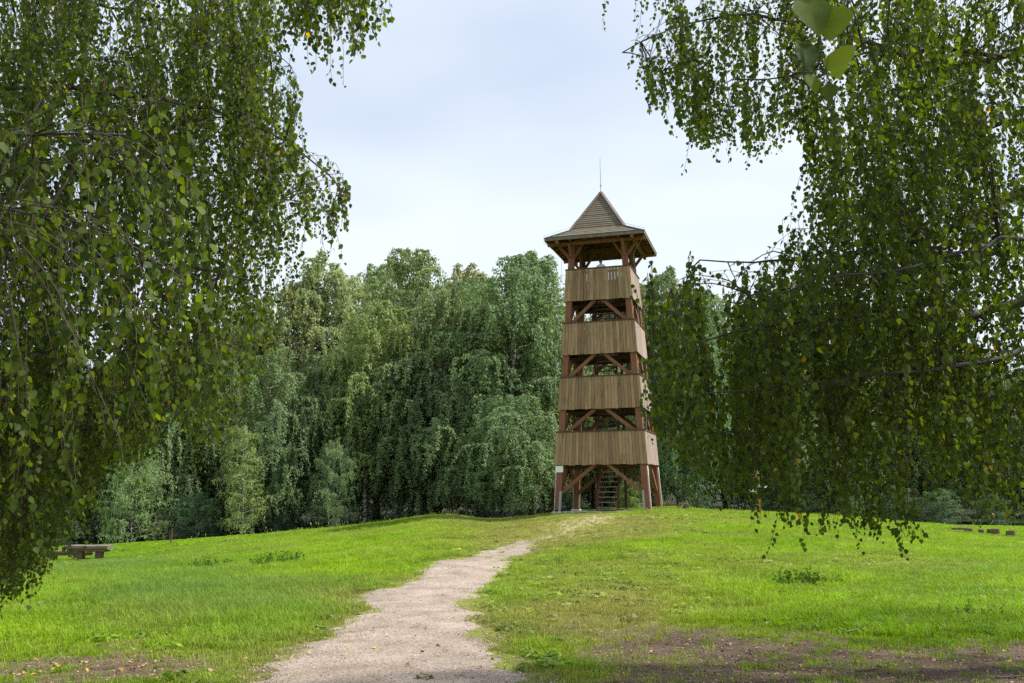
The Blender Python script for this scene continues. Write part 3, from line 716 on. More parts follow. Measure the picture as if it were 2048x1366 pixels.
# ------------------------------------------------------------------ far birches
def unit(v): return v/(np.linalg.norm(v, axis=-1, keepdims=True) + 1e-9)
KITE = np.array([(0, 0, 0), (.25, -.42, .04), (0, -1, 0), (-.25, -.42, .04)])
def leaf_quads(P, D, size, r, vals, out=None):
    """kite-shaped leaves at P hanging along D"""
    n = len(P); D = unit(D); ref = unit(r.standard_normal((n, 3)))
    if out is not None: ref = unit(ref*.75 + out)
    A = unit(np.cross(D, ref)); B = np.cross(A, D)
    V = P[:, None] + size[:, None, None]*(KITE[None, :, 0, None]*A[:, None] - KITE[None, :, 1, None]*D[:, None] + KITE[None, :, 2, None]*B[:, None])
    return V.reshape(-1, 3), np.arange(n*4).reshape(n, 4), np.repeat(vals, 4)
def birch(seed, H=18, base=.22, spread=3.6, nl=46, rise=.9, droop=1.0, strand=(.7, 2.0), per=8, lsize=.185, spacing=.043, lean=.3, trunk_r=.15, peak=.42, low=.55, flat=0):
    r = np.random.default_rng(seed)
    n = 14; tt = np.linspace(0, 1, n)
    wob = np.cumsum(r.standard_normal((n, 2))*.05*H/18, axis=0); wob -= wob[0]
    T = np.stack([wob[:, 0] + lean*tt**1.5*r.uniform(-1, 1)*2, wob[:, 1] + lean*tt**1.5*r.uniform(-1, 1)*2, tt*H*.97 - .3*(tt == 0)], 1)
    tr = trunk_r*H/18*(1 - tt)**.85 + .012; tr[0] *= 1.3
    tk = MB(); tk.tube(T, tr, 8)
    lp, ld, lw = [], [], []
    for i in range(nl):
        f = (i + r.random())/nl; t_ = base + (1 - base)*f**.95
        p0 = np.array([np.interp(t_, tt, T[:, k]) for k in range(3)])
        prof = (low + (1 - low)*min(1, f/peak))*(1 - max(0, (f - peak)/(1 - peak))**2.2*.80)
        Ln = spread*prof*r.uniform(.7, 1.2)
        az = i*2.399 + r.normal()*.4; el = r.normal(rise, .18)*(.35 + .65*f) if not flat else r.normal(.1, .1)
        o_ = np.array([math.cos(az), math.sin(az), 0])
        s = np.linspace(0, 1, 7)
        up = math.tan(min(1.3, el))*(s - .62*droop*s**2.2)
        pts = p0 + Ln*(o_[None]*s[:, None]*(.95) + np.array([0, 0, 1])*up[:, None]*.8) + np.cumsum(r.standard_normal((7, 3))*.03*Ln/3, axis=0)
        rad = np.interp(t_, tt, tr)*.42*(1 - s)**.8 + .008
        tk.tube(pts, rad, 5, False)
        for q in range(per):
            sa = r.uniform(.22, 1.0) if q else 1.0
            p = np.array([np.interp(sa, s, pts[:, k]) for k in range(3)])
            side = unit(np.cross(o_, (0, 0, 1))*r.normal(0, 1) + o_*.6 + np.array([0, 0, r.uniform(.0, .5)]))
            tl = Ln*r.uniform(.10, .32)
            ns = 5; s2 = np.linspace(0, 1, ns)
            tw = p + tl*(side[None]*s2[:, None] - np.array([0, 0, 1])*(s2**2*.35)[:, None]*droop)
            Ls = r.uniform(*strand)*(.35 + .65*min(1, prof + .2))
            sw = r.normal(0, .16, 2)
            k_ = max(4, int((Ls + tl)/spacing)); u = np.sort(r.random(k_))*(Ls + tl)
            on = u < tl
            uu = np.clip(u/tl, 0, 1)
            base_p = np.stack([np.interp(uu, s2, tw[:, k]) for k in range(3)], 1)
            d_ = np.clip(u - tl, 0, None)
            hang = np.stack([d_*sw[0] + side[0]*d_*.18*np.exp(-d_), d_*sw[1] + side[1]*d_*.18*np.exp(-d_), -d_], 1) if not flat else np.stack([d_*side[0], d_*side[1], -.25*d_], 1)
            lp.append(base_p + hang + r.standard_normal((k_, 3))*(.05 + .015*(~on)[:, None]))
            ld.append(np.tile([0, 0, -1.0], (k_, 1)) + r.standard_normal((k_, 3))*.38 + side*.25)
            lw.append(np.clip(r.normal(.45 + .1*r.normal(), .22, k_), 0, 1))
    P, D, v = np.concatenate(lp), np.concatenate(ld), np.concatenate(lw)
    ax = P.copy(); ax[:, 2] = 0; ax = ax - T[7]*np.array([1, 1, 0]); nrm = unit(ax); nrm[:, 2] = .75; nrm = unit(nrm)
    V, Q, vals = leaf_quads(P, D, lsize*r.uniform(.7, 1.35, len(P)), r, v, nrm)
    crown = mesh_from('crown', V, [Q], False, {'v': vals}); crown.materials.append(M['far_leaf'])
    trunk = tk.mesh('trunk', True); trunk.materials.append(M['far_bark'])
    return trunk, crown
VAR = {
 'tall':   [birch(100 + k, 18, .22, 3.6, 62, .95, 1.0, (.8, 2.3), 13, lean=.5) for k in range(3)],
 'weep':   [birch(200 + k, 15, .18, 3.8, 58, .85, 1.15, (1.2, 3.2), 12, lean=.5) for k in range(2)],
 'slim':   [birch(300 + k, 19, .25, 2.7, 62, 1.1, .9, (.6, 1.7), 13, lean=.6) for k in range(2)],
 'young':  [birch(400 + k, 7, .08, 1.55, 54, 1.0, .55, (.2, .6), 12, .10, .035, .15, .12, .22, .75) for k in range(2)],
 'bushy':  [birch(500 + k, 6, .04, 2.3, 56, .8, .6, (.25, .8), 13, .105, .036, .2, .13, .25, .85) for k in range(2)],
 'layered': [birch(600, 12, .10, 3.6, 44, .2, .3, (.4, .9), 16, .13, .04, .2, .2, .2, .9, 1)],
}
HV = {'tall': 18, 'weep': 15, 'slim': 19, 'young': 7, 'bushy': 6, 'layered': 12}
def tree(kind, px, ytop, Y, label, group=None, tint=(1, 1, 1), wide=1.0, var=None, cat='tree', name='birch_tree'):
    top = at(px, ytop, Y); zg = float(height(top[0], Y)); Hh = top[2] - zg
    vs_ = VAR[kind]; tm, cm = vs_[random.randrange(len(vs_)) if var is None else var]
    s = Hh/HV[kind]
    e = thing(name, label, cat, (top[0], Y, zg - .05), random.uniform(0, 6.28), group)
    sxy = 1.14*wide*(.55 + .45*s) if kind in ('tall', 'weep', 'slim') else wide*s
    e.scale = (sxy, sxy, s)
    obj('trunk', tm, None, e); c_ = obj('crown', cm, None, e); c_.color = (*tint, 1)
    return e
# front row, told apart by their looks
LIT, COOL, MID, DK = (1.45, 1.35, .85), (.80, .98, 1.02), (1.02, 1.05, .92), (.62, .74, .78)
tree('young', 491, 850, 50.5, 'slender young birch with light green conical crown at the meadow edge', tint=(1.25, 1.28, .92), var=0)
tree('bushy', 272, 885, 50, 'broad bushy young birch branching to the ground behind the log table', tint=(1.05, 1.2, 1.0), var=0, wide=.85)
tree('bushy', 668, 880, 52, 'small grey-green birch with thin pale stem in front of the tall birches', tint=(1.0, 1.15, 1.1), var=1, wide=.72)
tree('tall', 735, 592, 56, 'yellow-green weeping birch with the palest crown of the wood', tint=(1.22, 1.25, .85), var=0, wide=.85)
tree('tall', 1000, 500, 56, 'tall twin-topped birch standing just beside the lookout tower', tint=(.92, 1.08, .95), var=1, wide=1.1)
tree('slim', 1055, 498, 58, 'slim tall birch whose top rises nearest the tower roof', tint=(.92, 1.05, .95), var=0)
tree('slim', 826, 484, 62, 'tallest slim birch rising above its neighbours in the wood', tint=(1.05, 1.12, .85), var=1, wide=1.15)
tree('weep', 1020, 790, 52.5, 'low dark weeping birch with thick grey trunk near the tower', tint=(.95, 1.12, 1.05), var=1, wide=.95)
tree('weep', 560, 700, 54, 'mid-height birch with slate-green drooping crown behind the conical young birch', tint=(.88, 1.0, .92), var=0, wide=.75)
tree('weep', 1345, 640, 54, 'weeping birch trailing to the ground right beside the tower legs', tint=(.80, 1.0, .92), var=1, wide=.85)
tree('layered', 1462, 860, 56, 'dark tree with flat layered boughs behind the signpost', tint=(.5, .72, .6), wide=.8, name='broadleaf_tree')
# the wood behind, birches that only their place tells apart
row = [('tall', 676, 508, 64), ('tall', 606, 548, 63), ('weep', 880, 560, 59), ('slim', 905, 528, 66), ('tall', 760, 520, 68), ('weep', 800, 700, 57), ('weep', 650, 690, 57.5), ('tall', 950, 560, 64),
       ('tall', 1110, 590, 66), ('weep', 900, 760, 55.5), ('tall', 530, 600, 65), ('weep', 440, 680, 60), ('tall', 470, 640, 68), ('weep', 360, 690, 58), ('tall', 280, 690, 66), ('weep', 200, 720, 59), ('tall', 110, 700, 64), ('weep', 40, 730, 58),
       ('tall', 1200, 600, 66), ('weep', 1180, 700, 61), ('tall', 1290, 540, 64), ('weep', 1260, 760, 58), ('tall', 1340, 540, 66), ('tall', 1430, 560, 65), ('weep', 1500, 640, 61), ('tall', 1560, 560, 67), ('tall', 1660, 590, 64), ('weep', 1740, 650, 60), ('tall', 1800, 620, 66),
       ('weep', 1880, 700, 59), ('tall', 1950, 690, 65), ('weep', 2040, 730, 60), ('weep', 1640, 720, 58), ('tall', 2140, 680, 64), ('weep', 2240, 720, 60), ('tall', -70, 690, 64), ('weep', -160, 720, 60), ('tall', 2360, 690, 64), ('tall', -280, 690, 64),
       ('weep', 1100, 800, 57), ('weep', 1560, 800, 56.5)]
ZONE = [(150, 'beyond the log table'), (380, 'behind the bushy young birch by the log table'), (560, 'behind the slender conical young birch'), (700, 'behind the small grey-green birch'), (860, 'behind the palest yellow-green birch'), (1120, 'behind the twin-topped birch near the tower'), (1290, 'directly behind the lookout tower'), (1420, 'behind the birch trailing beside the tower legs'), (1580, 'behind the signpost'), (1880, 'behind the near drooping birch and the sunny meadow'), (9999, 'behind the row of cut stumps')]
def zone(px): return next(z for lim, z in ZONE if px < lim)
for kind, px, yt, Y in row:
    g_ = random.uniform(.78, 1.12); b_ = random.uniform(0, 1)
    far = Y > 61
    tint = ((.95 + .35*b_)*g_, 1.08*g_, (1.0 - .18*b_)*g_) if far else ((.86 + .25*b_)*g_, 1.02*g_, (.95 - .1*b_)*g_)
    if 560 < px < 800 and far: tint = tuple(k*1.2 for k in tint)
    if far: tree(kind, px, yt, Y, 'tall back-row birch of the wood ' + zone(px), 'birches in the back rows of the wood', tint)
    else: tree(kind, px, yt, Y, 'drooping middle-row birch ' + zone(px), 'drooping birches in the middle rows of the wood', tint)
# deeper rows that close the wood
for k in range(34):
    px = -500 + 3000*k/33 + random.uniform(-20, 20); yt = random.uniform(690, 780); Y = random.uniform(72, 84)
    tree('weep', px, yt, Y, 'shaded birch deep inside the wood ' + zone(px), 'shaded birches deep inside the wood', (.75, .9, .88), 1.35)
for px, yt, Y in ((1255, 955, 50.5), (1150, 985, 53), (960, 985, 55), (860, 1000, 56), (560, 1000, 54), (395, 985, 53), (100, 1010, 52), (1400, 985, 53), (1590, 975, 54), (1700, 985, 53), (1790, 970, 55), (1880, 975, 54), (1985, 985, 54), (2080, 985, 53), (740, 1005, 56.5), (30, 980, 54), (1520, 990, 54)):
    if px == 1255: tree('bushy', px, yt, Y, 'light green leafy shrub seen between the tower legs', tint=(1.25, 1.3, .8), wide=1.3, cat='shrub', name='shrub')
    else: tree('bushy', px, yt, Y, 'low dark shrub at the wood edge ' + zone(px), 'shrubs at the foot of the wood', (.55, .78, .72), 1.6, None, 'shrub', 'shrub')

# ------------------------------------------------------------------ the two near birches
LEAFV = np.array([(0, 0, 0), (.30, -.14, .05), (.43, -.36, .07), (.24, -.70, .02), (0, -1.0, -.05), (-.24, -.70, .02), (-.43, -.36, .07), (-.30, -.14, .05), (0, -.40, 0)])
LEAFT = np.array([(0, 1, 8), (1, 2, 8), (2, 3, 8), (3, 4, 8), (4, 5, 8), (5, 6, 8), (6, 7, 8), (7, 0, 8)])
def inside(poly, x, y):
    x, y = np.asarray(x, float), np.asarray(y, float); c_ = np.zeros(x.shape, bool); n = len(poly)
    for i in range(n):
        (x1, y1), (x2, y2) = poly[i], poly[(i+1) % n]
        if y1 == y2: continue
        c_ ^= ((y1 > y) != (y2 > y)) & (x < (x2 - x1)*(y - y1)/(y2 - y1) + x1)
    return c_
def leaf_frames(D, r, face=.35):
    """orthonormal frames: -y axis along D, facing spread about the sky and the open side"""
    n = len(D); D = unit(D); ref = unit(r.standard_normal((n, 3))); A = unit(np.cross(D, ref)); B = np.cross(A, -D)
    return np.stack([A, -D, B], -1)                              # columns: x, y, z
LEAF_VARIANTS = []
for k in range(8):
    rr_ = np.random.default_rng(900 + k); v_ = LEAFV.copy(); v_[:, 2] += rr_.normal(0, .03, 9); v_[:, 0] *= rr_.uniform(.85, 1.1)
    if k % 2: v_[:, 2] *= -1.3
    # outline with a toothed edge for the leaves that show largest
    ol = [(0, 0)] + [(.30, -.14), (.43, -.36), (.24, -.70), (0, -1.0)]; rim = []
    for q in range(4):
        for s_ in np.linspace(0, 1, 5)[:-1]:
            x_ = ol[q][0]*(1-s_) + ol[q+1][0]*s_; y_ = ol[q][1]*(1-s_) + ol[q+1][1]*s_; bulge = .035*math.sin(math.pi*s_)
            rim.append((x_ + bulge + .022*(len(rim) % 2)*(len(rim) > 1), y_ - .012*(len(rim) % 2)))
    rim.append((0, -1.0)); rim = np.array(rim); wz = lambda x_, y_: .16*abs(x_) - .05*y_*y_ + rr_.normal(0, .008)
    half = [(x_, y_, wz(x_, y_)) for x_, y_ in rim]; midr = [(0, -t_, -.02) for t_ in (.2, .4, .6, .8)]
    v_ = half + [(-x_, y_, z_) for x_, y_, z_ in half[1:-1]][::-1]; nO = len(v_); v_ = np.array(v_ + midr); v_[:, 0] *= rr_.uniform(.9, 1.1)
    LT_ = []; mi = [int(np.clip(round((-(v_[j, 1] + v_[(j+1) % nO, 1])/2 - .2)/.2), 0, 3)) for j in range(nO)]
    for j in range(nO):
        LT_.append((j, (j+1) % nO, nO + mi[j])); a_, b_ = mi[j], mi[(j+1) % nO]
        while a_ != b_:                                          # fill beside the midrib
            c_ = a_ + (1 if b_ > a_ else -1); LT_.append(((j+1) % nO, nO + c_, nO + a_)); a_ = c_
    if k % 2: v_[:, 2] *= -1
    me = mesh_from('leaf', v_, [np.array(LT_)], True, {'v': np.full(len(v_), (.15, .3, .4, .5, .6, .7, .85, .45)[k])}); me.materials.append(M['near_leaf']); LEAF_VARIANTS.append(me)

def near_birch(name, label, trunk_xy, Ht, limbs, polys, nstr, depth, seed, lsize, extra_limbs, out_polys, nout, hole=.0, twig_leaves=None, thick=.05, dens=None, over=None, nthick=0):
    r = np.random.default_rng(seed)
    bx, by = trunk_xy; bz = float(height(bx, by))
    root = thing(name, label, 'tree', (bx, by, bz))
    O = np.array([bx, by, bz])
    n = 16; tt = np.linspace(0, 1, n); wob = np.cumsum(r.standard_normal((n, 2))*.05, axis=0); wob -= wob[0]
    T = np.stack([bx + wob[:, 0], by + wob[:, 1], bz - .3 + tt*(Ht + .3)], 1); tr = .21*(1 - tt)**.8 + .015; tr[0] = .30
    mb = MB(); mb.tube(T - O, tr, 12); mb.build('trunk', M['birch_bark'], root, True)
    LP, LR = [], []                                              # sampled limb points
    lm = MB()
    for L_ in limbs + extra_limbs:
        z0 = L_[0]; p0 = np.array([np.interp(z0, T[:, 2], T[:, k]) for k in range(3)])
        P = np.array([p0] + [np.asarray(q, float) for q in L_[1:]])
        d = np.concatenate([[0], np.cumsum(np.linalg.norm(np.diff(P, axis=0), axis=1))]); s = np.linspace(0, d[-1], max(10, int(d[-1]/.22)))
        # smooth interpolation
        Q = np.stack([np.interp(s, d, P[:, k]) for k in range(3)], 1)
        for _ in range(6): Q[1:-1] = (Q[:-2] + 2*Q[1:-1] + Q[2:])/4
        Q[1:-1] += r.standard_normal((len(Q)-2, 3))*.018
        R = ((.085 if len(LP) < nthick else thick)*(1 - s/s[-1])**1.5 + .004)*min(1.3, d[-1]/5 + .3)
        lm.tube(Q - O, R, 7); LP.append(Q[1:]); LR.append(R[1:])
    LPa = np.concatenate(LP)
    # strand tops
    def sample_tops(plist, k):
        xs = [p[0] for q in plist for p in q]; ysl = [p[1] for q in plist for p in q]; res = []
        while len(res) < k:
            x, y = r.uniform(min(xs), max(xs), 400), r.uniform(min(ysl), max(ysl), 400)
            ok = np.zeros(400, bool)
            for q in plist: ok |= inside(q, x, y)
            for a_, b_ in zip(x[ok], y[ok]):
                if hole and vnoise(a_, b_, 75, seed) < hole*(1 if b_ < 620 else .3): continue
                if dens is not None and r.random() > dens(a_, b_): continue
                res.append((a_, b_))
                for _ in range(int(r.integers(1, 5))):           # twigs hang in bunches
                    res.append((a_ + r.normal(0, 14), b_ + r.normal(0, 26)))
        return res[:k]
    tops = [(a_, b_, True) for a_, b_ in sample_tops(polys, nstr)] + [(a_, b_, False) for a_, b_ in sample_tops(out_polys, nout)]
    tp = np.array([at(a_, b_, depth(a_, b_, r)) for a_, b_, _ in tops])
    ex = [q + np.array([0, 0, -.01]) for Q in LP[:len(limbs)] for q in Q[len(Q)//4:] for _ in range(2 if q[1] > 3 else 0)]
    ex = np.array(ex); ex = ex + r.standard_normal(ex.shape)*np.array([.10, .10, .03]); tp = np.vstack([tp, ex]); tops += [(0, 0, True)]*len(ex)
    if over is not None: tp = np.vstack([tp, over]); tops += [(0, 0, None)]*len(over)
    # bunches: branch from limb to each bunch centre, then twigs
    nb = max(20, len(tp)//9); cen = tp[r.choice(len(tp), nb, False)] + np.array([0, 0, .06])
    own = np.argmin(((tp[:, None] - cen[None])**2*np.array([1, 1, .6])).sum(-1), 1)
    tw = MB(); BR = []
    for c_ in cen:
        dd = LPa - c_; dist = (dd**2).sum(1) + .5*np.clip(c_[2] - LPa[:, 2], 0, None)
        a = LPa[np.argmin(dist)]; v = c_ - a; ln = np.linalg.norm(v) + .01; s = np.linspace(0, 1, 7)
        Q = a + v*s[:, None] + np.array([0, 0, 1])*(np.sin(s*np.pi)*.10*ln)[:, None] + r.standard_normal((7, 3))*.012*ln*np.sin(s*np.pi)[:, None]
        tw.tube(Q - O, (.006*(1 - s) + .0022)*min(1.5, .5 + ln/2), 5, False); BR.append(Q)
    polys_all = polys + out_polys
    LPt, LDr, LS, inframe = [], [], [], []
    for i, (a_, b_, vis) in enumerate(tops):
        Q = BR[own[i]]; t_ = tp[i]; j = int(np.argmin(((Q - t_)**2).sum(1))); a = Q[j]; v = t_ - a; ln = np.linalg.norm(v) + .005
        Ls = r.uniform(.35, 1.25)*(1 if vis else 1.1)
        m_ = max(6, int(Ls/.03)); s = np.linspace(0, 1, m_); dlen = s*Ls
        sway = r.normal(0, .10, 2); out_ = v/ln*min(ln, .35)
        H_ = t_ + np.stack([sway[0]*dlen + out_[0]*(1 - np.exp(-2.5*dlen))*.5 + .015*np.sin(dlen*9 + i), sway[1]*dlen + out_[1]*(1 - np.exp(-2.5*dlen))*.5 + .015*np.cos(dlen*8 + i), -dlen], 1)
        if vis:
            hx, hy, _ = project(H_); ok = np.zeros(m_, bool)
            jit = r.normal(0, 9); jit_y = r.normal(4, 38) if i % 3 == 0 else jit
            for q in polys_all: ok |= inside(q, hx + jit, hy + jit_y)
            if not ok.all():
                m_ = int(np.argmin(ok))
                if m_ < 4: continue
                H_ = H_[:m_]
        s4 = np.linspace(0, 1, 4); con = a + v*s4[:, None] + np.array([0, 0, 1])*(np.sin(s4*np.pi)*.12*ln)[:, None]
        tube_pts = np.vstack([con[:-1], H_[::max(1, len(H_)//6)], H_[-1:]])
        keepd = np.concatenate([[True], np.linalg.norm(np.diff(tube_pts, axis=0), axis=1) > .004]); tube_pts = tube_pts[keepd]
        tw.tube(tube_pts - O, np.linspace(.0028, .0011, len(tube_pts)), 3, False)
        pts = np.vstack([con[1:-1], H_]) if ln > .12 else H_
        k = len(pts); side = unit(r.standard_normal((k, 3))*np.array([1, 1, .25]))
        pet = r.uniform(.008, .022, k)[:, None]
        LPt.append(pts + side*pet); LDr.append(np.array([0, 0, -1.0]) + side*r.uniform(.1, .95, k)[:, None] + r.standard_normal((k, 3))*.22)
        LS.append(lsize*r.uniform(.62, 1.2, k)*(1 - .25*np.linspace(0, 1, k)**3))
    lm.build('limb', M['birch_bark'] if False else M['grey_bark'], root, True)
    tw.build('twigs', M['twig'], root)
    P, D, S = np.concatenate(LPt), np.concatenate(LDr), np.concatenate(LS)
    fx, fy, fd = project(P); clear = ~((fd > 0) & (fd < 3.3) & (fx > -60) & (fx < 2108) & (fy > -60)); P, D, S = P[clear], D[clear], S[clear]
    R = leaf_frames(D, r)
    if twig_leaves is not None:
        P = np.vstack([P, twig_leaves[0]]); R = np.concatenate([R, twig_leaves[1]]); S = np.concatenate([S, twig_leaves[2]])
    px, py, dep = project(P); show = S/dep*((px > 5) & (px < 2043) & (py > 5) & (py < 1361) & (dep > .5))
    big = np.argsort(-show)[:300]; rest = np.ones(len(P), bool); rest[big] = False
    v = np.clip(r.normal(.42, .24, len(P)) + .10*(P[:, 2] > 4), 0, .985); v = np.where(r.random(len(P)) < .002, 1.0, v)
    V, Fs, vals = scatter(LEAFV, [LEAFT], P[rest] - O, R[rest], S[rest], v[rest])
    fo = obj('foliage', mesh_from('foliage', V, Fs, True, {'v': vals}), M['near_leaf'], root); fo['kind'] = 'stuff'
    for i in big:
        lo = obj('leaf', LEAF_VARIANTS[int(r.integers(8))], None, root)
        m4 = np.eye(4); m4[:3, :3] = R[i]*S[i]; m4[:3, 3] = P[i] - O; lo.matrix_local = Matrix(m4.tolist())
    return root, tw, O

LP1 = [(-40,-60),(560,-60),(575,40),(545,85),(565,130),(608,165),(622,205),(595,232),(650,236),(602,250),(640,290),(690,350),(716,412),(690,452),(640,470),(604,440),(600,520),(580,560),(560,600),(540,650),(545,690),(520,740),(470,800),(478,850),(425,890),(375,870),(335,820),(305,890),(270,915),(210,935),(185,985),(140,1050),(100,1115),(70,1155),(20,1192),(-40,1190)]
LP2 = [(540,-60),(800,-60),(782,58),(766,30),(735,116),(708,104),(690,40),(655,45),(622,86),(604,60),(560,50)]
LPO = [(-900,-500),(700,-500),(800,-60),(-40,-60),(-40,1150),(-500,950),(-900,700)]
def depth_left(x, y, r):
    if x < 380 and 130 < y < 950 and r.random() < .06: return r.uniform(3.6, 5.0)
    if y < 120 and x > 560: return r.uniform(5.2, 6.0)
    return r.uniform(6.0, 9.0)
limbsL = [
 (3.3, (-4.2, 5.0, 3.4), at(-50, 430, 4.6), at(100, 415, 4.3), at(230, 470, 4.2)),
 (4.4, at(0, 160, 6.8), at(250, 190, 6.8), at(450, 210, 6.6), at(560, 262, 6.5), at(650, 335, 6.4), at(700, 400, 6.4)),
 (5.2, at(100, -70, 6.5), at(400, -110, 6.3), at(640, -90, 5.8), at(760, -60, 5.6)),
 (4.0, at(0, 330, 7.5), at(250, 322, 7.4), at(420, 330, 7.3), at(560, 400, 7.2)),
 (2.8, at(-50, 690, 7), at(150, 650, 7), at(320, 640, 6.8), at(450, 610, 6.8)),
 (3.1, (-4.0, 4.4, 3.2), at(-100, 290, 3.9), at(80, 240, 3.7), at(250, 270, 3.8)),
 (2.5, at(-60, 860, 7), at(100, 830, 7), at(190, 860, 7)),
 (3.6, at(0, 520, 6.2), at(200, 500, 6.1), at(380, 520, 6), at(500, 560, 6)),
 (5.0, at(0, -20, 7.8), at(250, 20, 7.7), at(450, 60, 7.5), at(540, 110, 7.4)),
]
def other_limbs(cx, cy, r, n, away, Lm=4.5, z0=2.6, z1=9.0):
    out_ = []
    for k in range(n):
        z = z0 + (z1 - z0)*k/n; az = away + r.uniform(-1.9, 1.9); ln = Lm*r.uniform(.6, 1.0)*(1 - .45*k/n)
        d = np.array([math.cos(az), math.sin(az), 0])
        out_.append((z, np.array([cx, cy, z + .9]) + d*ln*.45, np.array([cx, cy, z + 1.0]) + d*ln*.8, np.array([cx, cy, z + .5]) + d*ln))
    return out_
rL = np.random.default_rng(3)
near_birch('birch_tree', 'near birch trailing curtains of leaves over the meadow on the log table side', (-6.6, 6.6), 11, limbsL, [LP1, LP2], 2250, depth_left, 21, .047,
           other_limbs(-6.6, 6.6, rL, 12, math.pi), [LPO], 900, .29, thick=.034, dens=lambda x, y: .5 if x > 330 and y > 520 else 1.0)

RP1 = [(1345,-60),(1330,40),(1285,90),(1234,108),(1240,122),(1270,118),(1262,165),(1295,178),(1300,222),(1345,215),(1388,295),(1430,280),(1492,302),(1545,285),(1600,262),(1612,300),(1600,370),(1570,420),(1548,465),(1540,500),(1490,520),(1440,505),(1330,478),(1290,525),(1262,545),(1205,555),(1210,600),(1262,590),(1290,640),(1276,700),(1290,760),(1276,800),(1300,850),(1345,895),(1362,930),(1402,948),(1450,978),(1482,986),(1503,984),(1530,996),(1538,1038),(1600,1052),(1640,1062),(1700,1052),(1760,1062),(1850,1075),(1852,1108),(1880,1035),(1884,960),(1898,960),(1905,1085),(1950,1075),(1960,1040),(1990,1002),(2020,1040),(2100,1050),(2100,-60)]
RPO = [(2080,1040),(2080,-60),(1330,-60),(1200,-500),(2700,-700),(3100,300),(2900,850),(2500,1000)]
def depth_right(x, y, r):
    if x > 2090: return r.uniform(6.2, 13.0)
    if y < 330 and x < 1650: return r.uniform(7.2, 8.8)
    if x < 1420: return r.uniform(5.8, 7.2)
    return r.uniform(5.9, 9.4) if y < 560 else r.uniform(6.2, 8.4)
limbsR = [
 (5.4, at(2120, 350, 8.4), at(2048, 378, 8.2), at(1985, 415, 8.0), at(1900, 462, 7.8), at(1760, 505, 7.4), at(1600, 535, 7.1), at(1480, 515, 6.9), at(1400, 520, 6.8)),
 (3.9, at(2120, 590, 7.8), at(2048, 605, 7.6), at(1990, 622, 7.4), at(1930, 642, 7.2), at(1750, 630, 6.9), at(1550, 640, 6.6), at(1340, 690, 6.4)),
 (6.6, at(1900, 150, 8.5), at(1650, 50, 8.3), at(1420, 15, 8.0), at(1300, 70, 7.9), at(1245, 105, 7.9)),
 (7.4, at(1900, -150, 8.2), at(1600, -200, 8.0), at(1360, -110, 8.0)),
 (5.9, at(1950, 270, 9.5), at(1750, 290, 9.3), at(1625, 350, 9.0)),
 (4.7, at(2000, 510, 9.3), at(1800, 540, 9.3), at(1580, 580, 9.0)),
 (3.6, at(2100, 700, 6.7), at(1900, 740, 6.3), at(1650, 760, 6.1), at(1380, 790, 6.2)),
 (3.2, at(2060, 800, 8.6), at(1850, 820, 8.5), at(1600, 840, 8.3), at(1430, 870, 8.0)),
 (6.2, at(1980, 120, 7.4), at(1800, 90, 7.0), at(1620, 130, 6.8), at(1480, 190, 6.8)),
 (4.3, at(2050, 470, 6.6), at(1900, 520, 6.2), at(1700, 560, 6.0), at(1500, 590, 6.0)),
]
rR = np.random.default_rng(4)
# a long shoot that reaches out over the camera and hangs down with a few large leaves
shoot = (6.4, (4.6, 6.0, 6.3), (2.4, 3.4, 5.3), (.95, 1.75, 3.9), (.60, 1.42, 3.05), tuple(at(1640, -120, 1.34)))
tl_spec = [(1612, -8, 58, 105, .1), (1668, 12, 55, 88, -.35), (1607, 85, 50, 72, .2), (1684, 92, 40, 78, -.9), (1618, 148, 58, 48, .5), (1660, 165, 30, 45, -.4)]
tlP, tlR, tlS = [], [], []
for px, py, wpx, hpx, yaw in tl_spec:
    tlP.append(at(px, py, 1.34)); tlS.append(hpx/F*1.38)
    e_ = Euler((math.radians(90) - .25, random.uniform(-.15, .15), 0)).to_matrix(); y_ = Matrix.Rotation(yaw, 3, 'Z')
    tlR.append(np.array(y_ @ e_))
rootR, twR, OR = near_birch('birch_tree', 'near birch with dense drooping foliage hanging beside the lookout tower', (6.9, 8.9), 12, limbsR + [shoot], [RP1], 1550, depth_right, 22, .051,
           other_limbs(6.9, 8.9, rR, 12, .3), [RPO], 1200, .24, twig_leaves=(np.array(tlP), np.array(tlR), np.array(tlS)), nthick=2, over=np.stack([rR.uniform(.9, 3.6, 90), rR.uniform(.2, 3.0, 90), rR.uniform(3.9, 5.6, 90)], 1),  # over: unseen leaf strands added overhead to shade the large leaves
           dens=lambda x, y: .30 if (1840 < x < 2100 and y > 640) else (.4 if 1930 < x < 2060 and 500 < y < 700 else (.62 if x < 1430 and y > 480 else (.42 if y > 800 else (.75 if y > 620 else 1.0)))))
mb = MB()
mb.tube(np.array([at(1640, -130, 1.34), at(1636, 0, 1.34), at(1634, 45, 1.34), at(1642, 80, 1.345), at(1634, 110, 1.345), at(1628, 140, 1.34)]) - OR, [.0022, .0018, .0016, .0013, .0011, .0008], 5)
mb.tube(np.array([at(1640, -130, 1.34), at(1695, 0, 1.36), at(1680, 90, 1.355), at(1655, 145, 1.35), at(1620, 165, 1.345), at(1590, 166, 1.34)]) - OR, [.002, .0015, .0014, .0012, .001, .0008], 5)
mb.tube(np.array([at(1655, 145, 1.35), at(1652, 175, 1.35), at(1648, 195, 1.35)]) - OR, [.001, .0008, .0006], 4)
mb.build('hanging_shoot', M['twig'], rootR, True)

